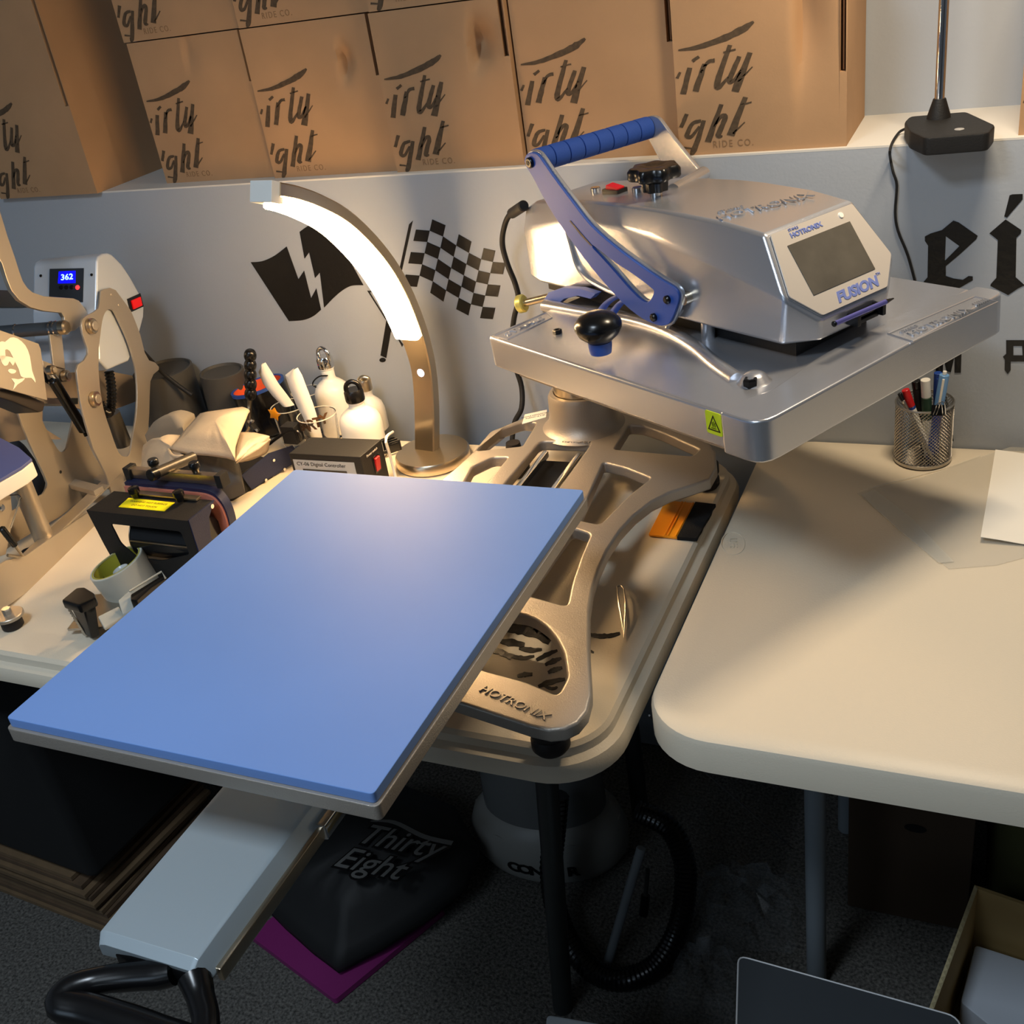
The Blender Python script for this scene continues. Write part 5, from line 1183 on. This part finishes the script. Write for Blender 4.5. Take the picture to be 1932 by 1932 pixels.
# lower cap platen with its blue pad
lb2 = [W(a, b, .935) for a, b in ((-90, 800), (-40, 812), (0, 826), (36, 845), (60, 866), (40, 882), (0, 905), (-50, 935), (-120, 900))]
prismz('lower_platen', [(p.x, p.y) for p in lb2], .905, .931, M_white, cp_, bev=.003)
prismz('silicone_pad', [(p.x, p.y) for p in lb2], .931, .936, mat('dull_blue_silicone', (88, 98, 150), .5), cp_, bev=.001)
m_ = sum(lb2, Vector())/len(lb2); 
cyl('platen_stem', (m_.x+.02, m_.y+.02, TZ+.02), (m_.x+.02, m_.y+.02, .906), .016, M_cs, cp_, 20)
side_plate('front_bracket', zC([(60, -100), (110, 60), (140, 350), (100, 560), (60, 760), (-300, 900), (-300, -100)]), -.030, .003, M_cs)
def pC(x, y, z): (q,) = zC([(x, y)]); return W(q[0], q[1], z)
def pCs(x, y, off): (q,) = zC([(x, y)]); return WP(q[0], q[1], P0+nP*off, nP)
tube('hex_key', [pCs(105, 88, -.02), pCs(200, 82, -.02), pCs(235, 108, -.02), pCs(205, 200, -.02), pCs(120, 460, -.02)], .0014, M_chrome, cp_, 6)
cyl('adjusting_lever', pCs(15, 455, .01), pCs(175, 665, .01), .0052, M_black, cp_, 14, bev=.002)
tube('lever_wire', [pCs(175, 665, .01), pCs(262, 785, .01), pCs(180, 785, .01), pCs(85, 770, .008)], .0026, M_nickel, cp_, 8)
bolt([(2, 958)], -.026, .006, .004, M_chrome, 12, False)
tag(tube('power_cable', [WY(a, b, y) for a, b, y in ((262, 655, 1.50), (285, 680, 1.52), (312, 708, 1.54), (340, 730, 1.55), (362, 745, 1.555))], .0042, M_blackm, None, 10, sm=4), 'thick black cable sloping down from the clamshell press to the rubber rolls', 'cable')
bg = thing('dark_fabric_bag', 'dark crumpled fabric seen through the gap of the clamshell press', 'fabric', (-1.60, 1.25, TZ))
pillow('fabric', zB([(130, 1000), (280, 980), (420, 1180), (520, 1400), (480, 1520), (280, 1640), (200, 1500), (150, 1300)]), [.80, .82, .80, .77, .76, .75, .76, .78], .02, mat('dark_grey_cloth', (58, 60, 66), .8, var=.2, scale=20), bg, puff=.02)
# ------------------------------------------------------------------ things under the tables
def FW(px, py, z=0): return W(px, py, z)
# flattened boxes
st = thing('flattened_boxes', 'stack of flattened corrugated cardboard lying on the carpet at the lower left', 'cardboard', (-1.7, .98, 0))
b0_, b1_ = FW(190, 1758), FW(0, 1683)
dv = (b0_-b1_).normalized(); pv = Vector((-dv.y, dv.x, 0))
if pv.y < 0: pv = -pv
for i in range(11):
    e = b0_+dv*(random.uniform(-.02, .012)+.009*(11-i) - .03)+Vector((0, 0, .0)); s0 = b1_-dv*.35; o_ = pv*random.uniform(0, .012)
    z = .001+i*.0112
    P = [s0+o_, e+o_, e+pv*.32+dv*random.uniform(-.02, .02), s0+pv*.32]
    prismz('cardboard_sheet', [(p.x, p.y) for p in P], z, z+.0092, mat('dull_cardboard%d' % (i % 2), ((104, 84, 60), (84, 66, 48))[i % 2], .9, var=.15, scale=30), st)
# black tote behind them
tt_ = thing('black_tote', 'large black fabric tote standing on the flattened cardboard under the left table', 'tote', (-1.75, 1.25, .07))
q0, q1 = b1_-dv*.34+pv*.016, b0_+dv*.03+pv*.016
hexa('tote_body', [Vector((p.x, p.y, zz)) for zz in (.126, .50) for p in (q0, q1, q1+pv*.33, q0+pv*.33)], mat('black_cloth', (9, 10, 11), .9, bump=.6, bscale=9), tt_, bev=.02, seg=3)
# magenta folder + black printed garment bag
fo = [FW(a, b, .012) for a, b in ((470, 1765), (632, 1888), (745, 1795))]
fo.append(fo[0]+(fo[2]-fo[1])*1.9); fo[2] = fo[1]+(fo[2]-fo[1])*1.9
mgt = tag(prismz('magenta_folder', roundpoly([(p.x, p.y) for p in fo], .006), .002, .014, mat('magenta_plastic', (120, 34, 98), .5)), 'magenta folder lying on the carpet under the black printed bag', 'folder')
gb = thing('printed_garment_bag', 'black puffed garment with grey script lettering on top of the magenta folder', 'garment', (-1.0, 1.15, .014))
pillow('garment', [(500, 1715), (560, 1560), (640, 1500), (760, 1490), (860, 1530), (905, 1610), (880, 1680), (800, 1745), (720, 1795), (640, 1838), (590, 1800), (540, 1755)],
       [.03, .06, .09, .10, .10, .08, .06, .04, .03, .022, .022, .025], .02, mat('black_garment', (15, 16, 17), .65, bump=.5, bscale=12), gb, puff=.06)
gT = frame_from(W(738, 1612, .16), (W(830, 1612, .15)-W(640, 1572, .15)), (W(700, 1500, .15)-W(690, 1700, .15)))
M_scr = mat('grey_script_print', (88, 88, 86), .6)
for s_, dx, dy in (('Thirty', .0, .030), ('Eight', -.028, -.030)):
    text('script_lettering', s_, .066, gT @ Matrix.Translation((dx, dy, .0)), M_black, gb, .0005, .35, .004)
    text('script_lettering', s_, .066, gT @ Matrix.Translation((dx, dy, .0012)), M_scr, gb, .0005, .35, .0002)
strokes('swoosh', [([(-.075, .062), (-.03, .070), (.04, .052), (.098, .050)], (.002, .008, .009, .010))], lambda x, y: gT @ Vector((x, y, .001)), M_scr, gb, .0006, (0, 0, 1), .0)
# garment steamer
sx0, sy0 = -.715, 1.33
gs = thing('garment_steamer', 'white garment steamer base standing on the floor under the left table', 'steamer', (sx0, sy0, 0))
M_st = mat('steamer_plastic', (128, 128, 124), .4)
SCL = Matrix.Translation((sx0, sy0, 0)) @ Matrix.Rotation(.1, 4, 'Z') @ Matrix.Diagonal((1.25, .85, 1, 1))
lathe('steamer_base', [(0, .01), (.112, .012), (.120, .03), (.122, .07), (.114, .10), (.098, .125), (.09, .13)], M_st, gs, (0, 0, 0), 44, SCL)
lathe('water_tank', [(.094, .13), (.092, .20), (.080, .25), (.05, .27), (0, .275)], mat('tank_plastic', (96, 98, 98), .25), gs, (0, 0, 0), 44, SCL)
tube('tank_seam', [SCL @ Vector((.112*math.cos(a), .112*math.sin(a), .104-.030*math.sin(3*a)**2)) for a in [2*PI*i/48 for i in range(48)]], .0015, M_st, gs, 6, closed=True)
for k, chh in enumerate('CONAIR'):
    a = -PI/2+.02+.150*k-.30
    text('maker_letter', chh, .030, SCL @ Matrix.Rotation(a+PI/2, 4, 'Z') @ Matrix.Translation((0, -.1222, .048)) @ Matrix.Rotation(PI/2, 4, 'X'), M_black, gs, .0006, bold=.0012)
# corrugated hose loop leaning beside the table leg
hs = [WY(1052, 1500, 1.22), WY(1046, 1570, 1.2), WY(1040, 1640, 1.17), W(1048, 1710, .05), W(1075, 1780, .03), W(1120, 1832, .022), W(1175, 1848, .022), W(1235, 1825, .022), W(1275, 1765, .04), W(1292, 1690, .08), W(1290, 1620, .13), W(1260, 1560, .17), W(1200, 1530, .2)]
hc = catmull(hs, 16)
tag(tube('steamer_hose', hc, [.0205 if i % 2 else .0185 for i in range(len(hc))], mat('hose_rubber', (12, 12, 13), .22), None, 12), 'black corrugated steamer hose looped on the carpet beside the table leg', 'hose')
tag(tube('grey_rod', [W(1146, 1818, .008), W(1210, 1600, .20)], .008, M_leg2, None, 12), 'thin grey rod leaning inside the hose loop', 'rod')
sb = thing('small_brush', 'small black brush hanging by the hose loop', 'brush', W(1215, 1660, .1))
tube('brush_handle', [W(1222, 1640, .14), W(1218, 1690, .09)], .004, M_leg1, sb, 8); tube('brush_head', [W(1218, 1690, .09), W(1214, 1725, .05)], .008, M_black, sb, 10)
# clear plastic bags
M_bag = mat('bag_film', (170, 176, 180), .10, alpha=.12, spec=1.0)
def crumple(name, label, px, z, amp, seed):
    random.seed(seed); P = [W(a, b, z) for a, b in px]; n = 11; V = []; Fc = []
    for i in range(n):
        for j in range(n):
            u, v = i/(n-1), j/(n-1); p = P[0].lerp(P[1], u).lerp(P[3].lerp(P[2], u), v)
            e = math.sin(PI*u)**.4*math.sin(PI*v)**.4
            V.append(p+Vector((random.uniform(-.008, .008), random.uniform(-.008, .008), .002+e*random.uniform(.2, 1)*amp)))
    for i in range(n-1):
        for j in range(n-1):
            a = i*n+j; Fc += [(a, a+1, a+n+1), (a, a+n+1, a+n)]
    o = raw(name, V, Fc, M_bag, ang=20); return tag(o, label, 'bag', 'crumpled clear plastic bags')
crumple('plastic_bag', 'crumpled clear plastic bag on the carpet left of the grey table leg', [(1330, 1640), (1530, 1660), (1500, 1800), (1290, 1800)], 0, .09, 3)
crumple('plastic_bag', 'crumpled clear plastic bag at the bottom of the frame beside the dark panel', [(1290, 1790), (1400, 1800), (1395, 1945), (1240, 1945)], .0, .10, 5)
random.seed(11)
# dark panel and pale panel at the bottom
dp = [W(a, b, .32) for a, b in ((1393, 1803), (1805, 1918), (1905, 2150), (1385, 2100))]
pb_ = thing('dark_grey_case', 'dark grey flat case with a light rim at the bottom edge, near the open box', 'case', (sum(p.x for p in dp)/4, sum(p.y for p in dp)/4, 0))
prismz('case_body', roundpoly([(p.x, p.y) for p in dp], .012), .0, .315, M_leg1, pb_, bev=.002)
prismz('case_lid', roundpoly([(p.x, p.y) for p in dp], .012), .315, .320, mat('dark_lid', (56, 60, 64), .5), pb_, bev=.001)
rl = roundpoly([(p.x, p.y) for p in dp], .012); tube('lid_rim', [(x, y, .32) for x, y in rl], .0012, mat('light_rim', (190, 190, 190), .4), pb_, 6, closed=True)
lp_ = [W(a, b, .20) for a, b in ((1030, 1912), (1330, 1965), (1340, 2150), (1030, 2120))]
prismz('pale_bin_lid', roundpoly([(p.x, p.y) for p in lp_], .010), 0, .2, mat('pale_grey_lid', (170, 178, 184), .5), None, bev=.004)
tag(COL.objects['pale_bin_lid'], 'pale grey bin lid whose far edge peeks in at the bottom centre', 'bin')
# open cardboard box at the lower right
zb_ = .17
c0_, c1_ = W(1838, 1672, zb_), W(1752, 1905, zb_)
dl = (c0_-c1_); dl.z = 0; dl.normalize(); dr = Vector((dl.y, -dl.x, 0))
ob = thing('open_carton', 'open cardboard carton with a white item inside at the lower right corner', 'box', (c0_.x+.1, c0_.y-.1, 0))
Lb = (c0_-c1_).length+.10; Wb = .36
BM = frame_from((c0_.x, c0_.y, 0), dr, dl)
M_c2 = mat('carton_board', (168, 142, 92), .85, var=.05, scale=12)
for nm, c, s in (('side_wall', (.003, -Lb/2, zb_/2), (.006, Lb, zb_)), ('side_wall', (Wb, -Lb/2, zb_/2), (.006, Lb, zb_)), ('end_wall', (Wb/2, 0, zb_/2), (Wb, .006, zb_)), ('end_wall', (Wb/2, -Lb, zb_/2), (Wb, .006, zb_)), ('carton_floor', (Wb/2, -Lb/2, .003), (Wb-.01, Lb-.01, .005))):
    box(nm, c, s, M_c2, ob, T=BM)
V = []; Fc = []
for i in range(60):
    y = -Lb*i/59; V += [(.0, y, zb_+.0005), (.003 + (.0028 if i % 2 else -.0022), y, zb_+.0025), (.006, y, zb_+.0005)]
for i in range(59):
    a = i*3; Fc += [(a, a+3, a+4, a+1), (a+1, a+4, a+5, a+2)]
raw('corrugated_edge', V, Fc, mat('cut_board_edge', (190, 176, 136), .9), ob, T=BM)
wi = [W(a, b, .07) for a, b in ((1840, 1782), (1990, 1830), (1960, 2010), (1812, 1890))]
wt = thing('white_packet', 'white wrapped packet lying in the open carton', 'packet', (wi[0].x, wi[0].y, .01))
prismz('packet', roundpoly([(p.x, p.y) for p in wi], .006), .008, .07, mat('pale_wrap', (205, 212, 222), .35, bump=.3, bscale=20), wt, bev=.004)
# dark cartons further back
def carton(label, x0, x1, y0, y1, h, m):
    t = thing('carton', label, 'box', ((x0+x1)/2, (y0+y1)/2, 0))
    box('carton_body', ((x0+x1)/2, (y0+y1)/2, h/2+.0), (x1-x0, y1-y0, h), m, t, bev=.003)
    box('carton_flap', ((x0+x1)/2, (y0+y1)/2+.001, h+.002), ((x1-x0)*.96, (y1-y0)*.49, .004), m, t)
    return t
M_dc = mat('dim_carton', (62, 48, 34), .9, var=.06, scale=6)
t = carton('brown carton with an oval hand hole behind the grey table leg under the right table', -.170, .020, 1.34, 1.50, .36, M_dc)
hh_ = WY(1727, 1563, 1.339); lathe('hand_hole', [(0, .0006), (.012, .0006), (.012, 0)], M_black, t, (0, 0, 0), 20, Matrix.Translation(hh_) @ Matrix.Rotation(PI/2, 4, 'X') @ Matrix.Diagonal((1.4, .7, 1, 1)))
cd2 = thing('olive_bucket', 'dull olive bucket in the shade under the right table at the frame edge', 'bucket', (.13, 1.46, 0))
lathe('bucket_body', [(0, .004), (.082, .004), (.085, .008), (.098, .30), (.101, .305), (.098, .31), (.095, .30)], mat('olive_plastic', (92, 92, 58), .5), cd2, (.13, 1.46, 0), 36)
lathe('bucket_lid', [(0, .318), (.098, .318), (.102, .314), (.102, .300)], M_leg1, cd2, (.13, 1.46, 0), 36)
tag(tube('hanging_wire', [W(1225, 1350, .69), WY(1300, 1430, 1.2), WY(1380, 1500, 1.3), WY(1470, 1580, 1.4), WY(1520, 1620, 1.5)], .0014, mat('grey_wire', (90, 90, 90), .5), None, 6, sm=5), 'thin grey wire drooping beneath the gap between the tables', 'wire')
# ------------------------------------------------------------------ sub-parts under their parts
SUB = {'warning_sign': 'warning_label', 'fusion_lettering': 'screen_surround', 'maker_lettering': 'screen_surround', 'screen': 'screen_surround', 'indicator': 'screen_surround',
       'silicone_pad': 'lower_platen', 'bolt_socket': 'arm_bolt', 'rocker_button': 'rocker_switch', 'power_switch': 'switch_frame', 'display': 'display_panel', 'display_digits': 'display_panel',
       'panel_button': 'display_panel', 'handle_arm_cover': 'handle_arm', 'cover_groove': 'handle_arm', 'printed_lettering': 'box_body', 'printed_small_lettering': 'box_body', 'flap_edge': 'box_body',
       'serrated_blade': 'cutter_housing', 'core_print': 'cardboard_core', 'maker_letter': 'steamer_base', 'script_lettering': 'garment', 'swoosh': 'garment', 'clip': 'barrel', 'printed_letter': 'glass_wall',
       'glass_rim': 'glass_wall', 'bolt_cap': 'frame_bolt', 'corrugated_edge': 'side_wall', 'hand_hole': 'carton_body', 'stamp_lettering': 'oval_stamp', 'wire_handle': 'clip_body', 'cap_loop': 'screw_cap',
       'drum_strap': 'heating_drum', 'knob_screw': 'pressure_knob', 'lever_collar': 'lever_knob', 'foot_bolt': 'foot_tab', 'tank_seam': 'water_tank', 'lid_rim': 'case_lid', 'ridge': 'blade',
       'label_lettering': ('front_label', 'yellow_label', 'maker_label'), 'lit_diffuser': 'arm', 'end_cap': 'arm', 'printed_shape': 'cover_plate', 'heater_rim': 'shell', 'heater_lining': 'shell', 'rod_cap': 'cross_rod', 'rod_ring': 'cross_rod'}
base = lambda o: o.name.rsplit('.', 1)[0] if o.name[-4:-3] == '.' else o.name
def mid(o): return sum((Vector(c) for c in o.bound_box), Vector())/8
for t in [o for o in COL.objects if o.parent is None and o.type == 'EMPTY']:
    ch = list(t.children)
    for c in ch:
        w = SUB.get(base(c))
        if not w: continue
        w = (w,) if isinstance(w, str) else w
        ps = [p for p in ch if base(p) in w]
        if not ps: continue
        p = min(ps, key=lambda p: (mid(p)-mid(c)).length)
        c.parent = p; c.matrix_parent_inverse = Matrix.Identity(4)
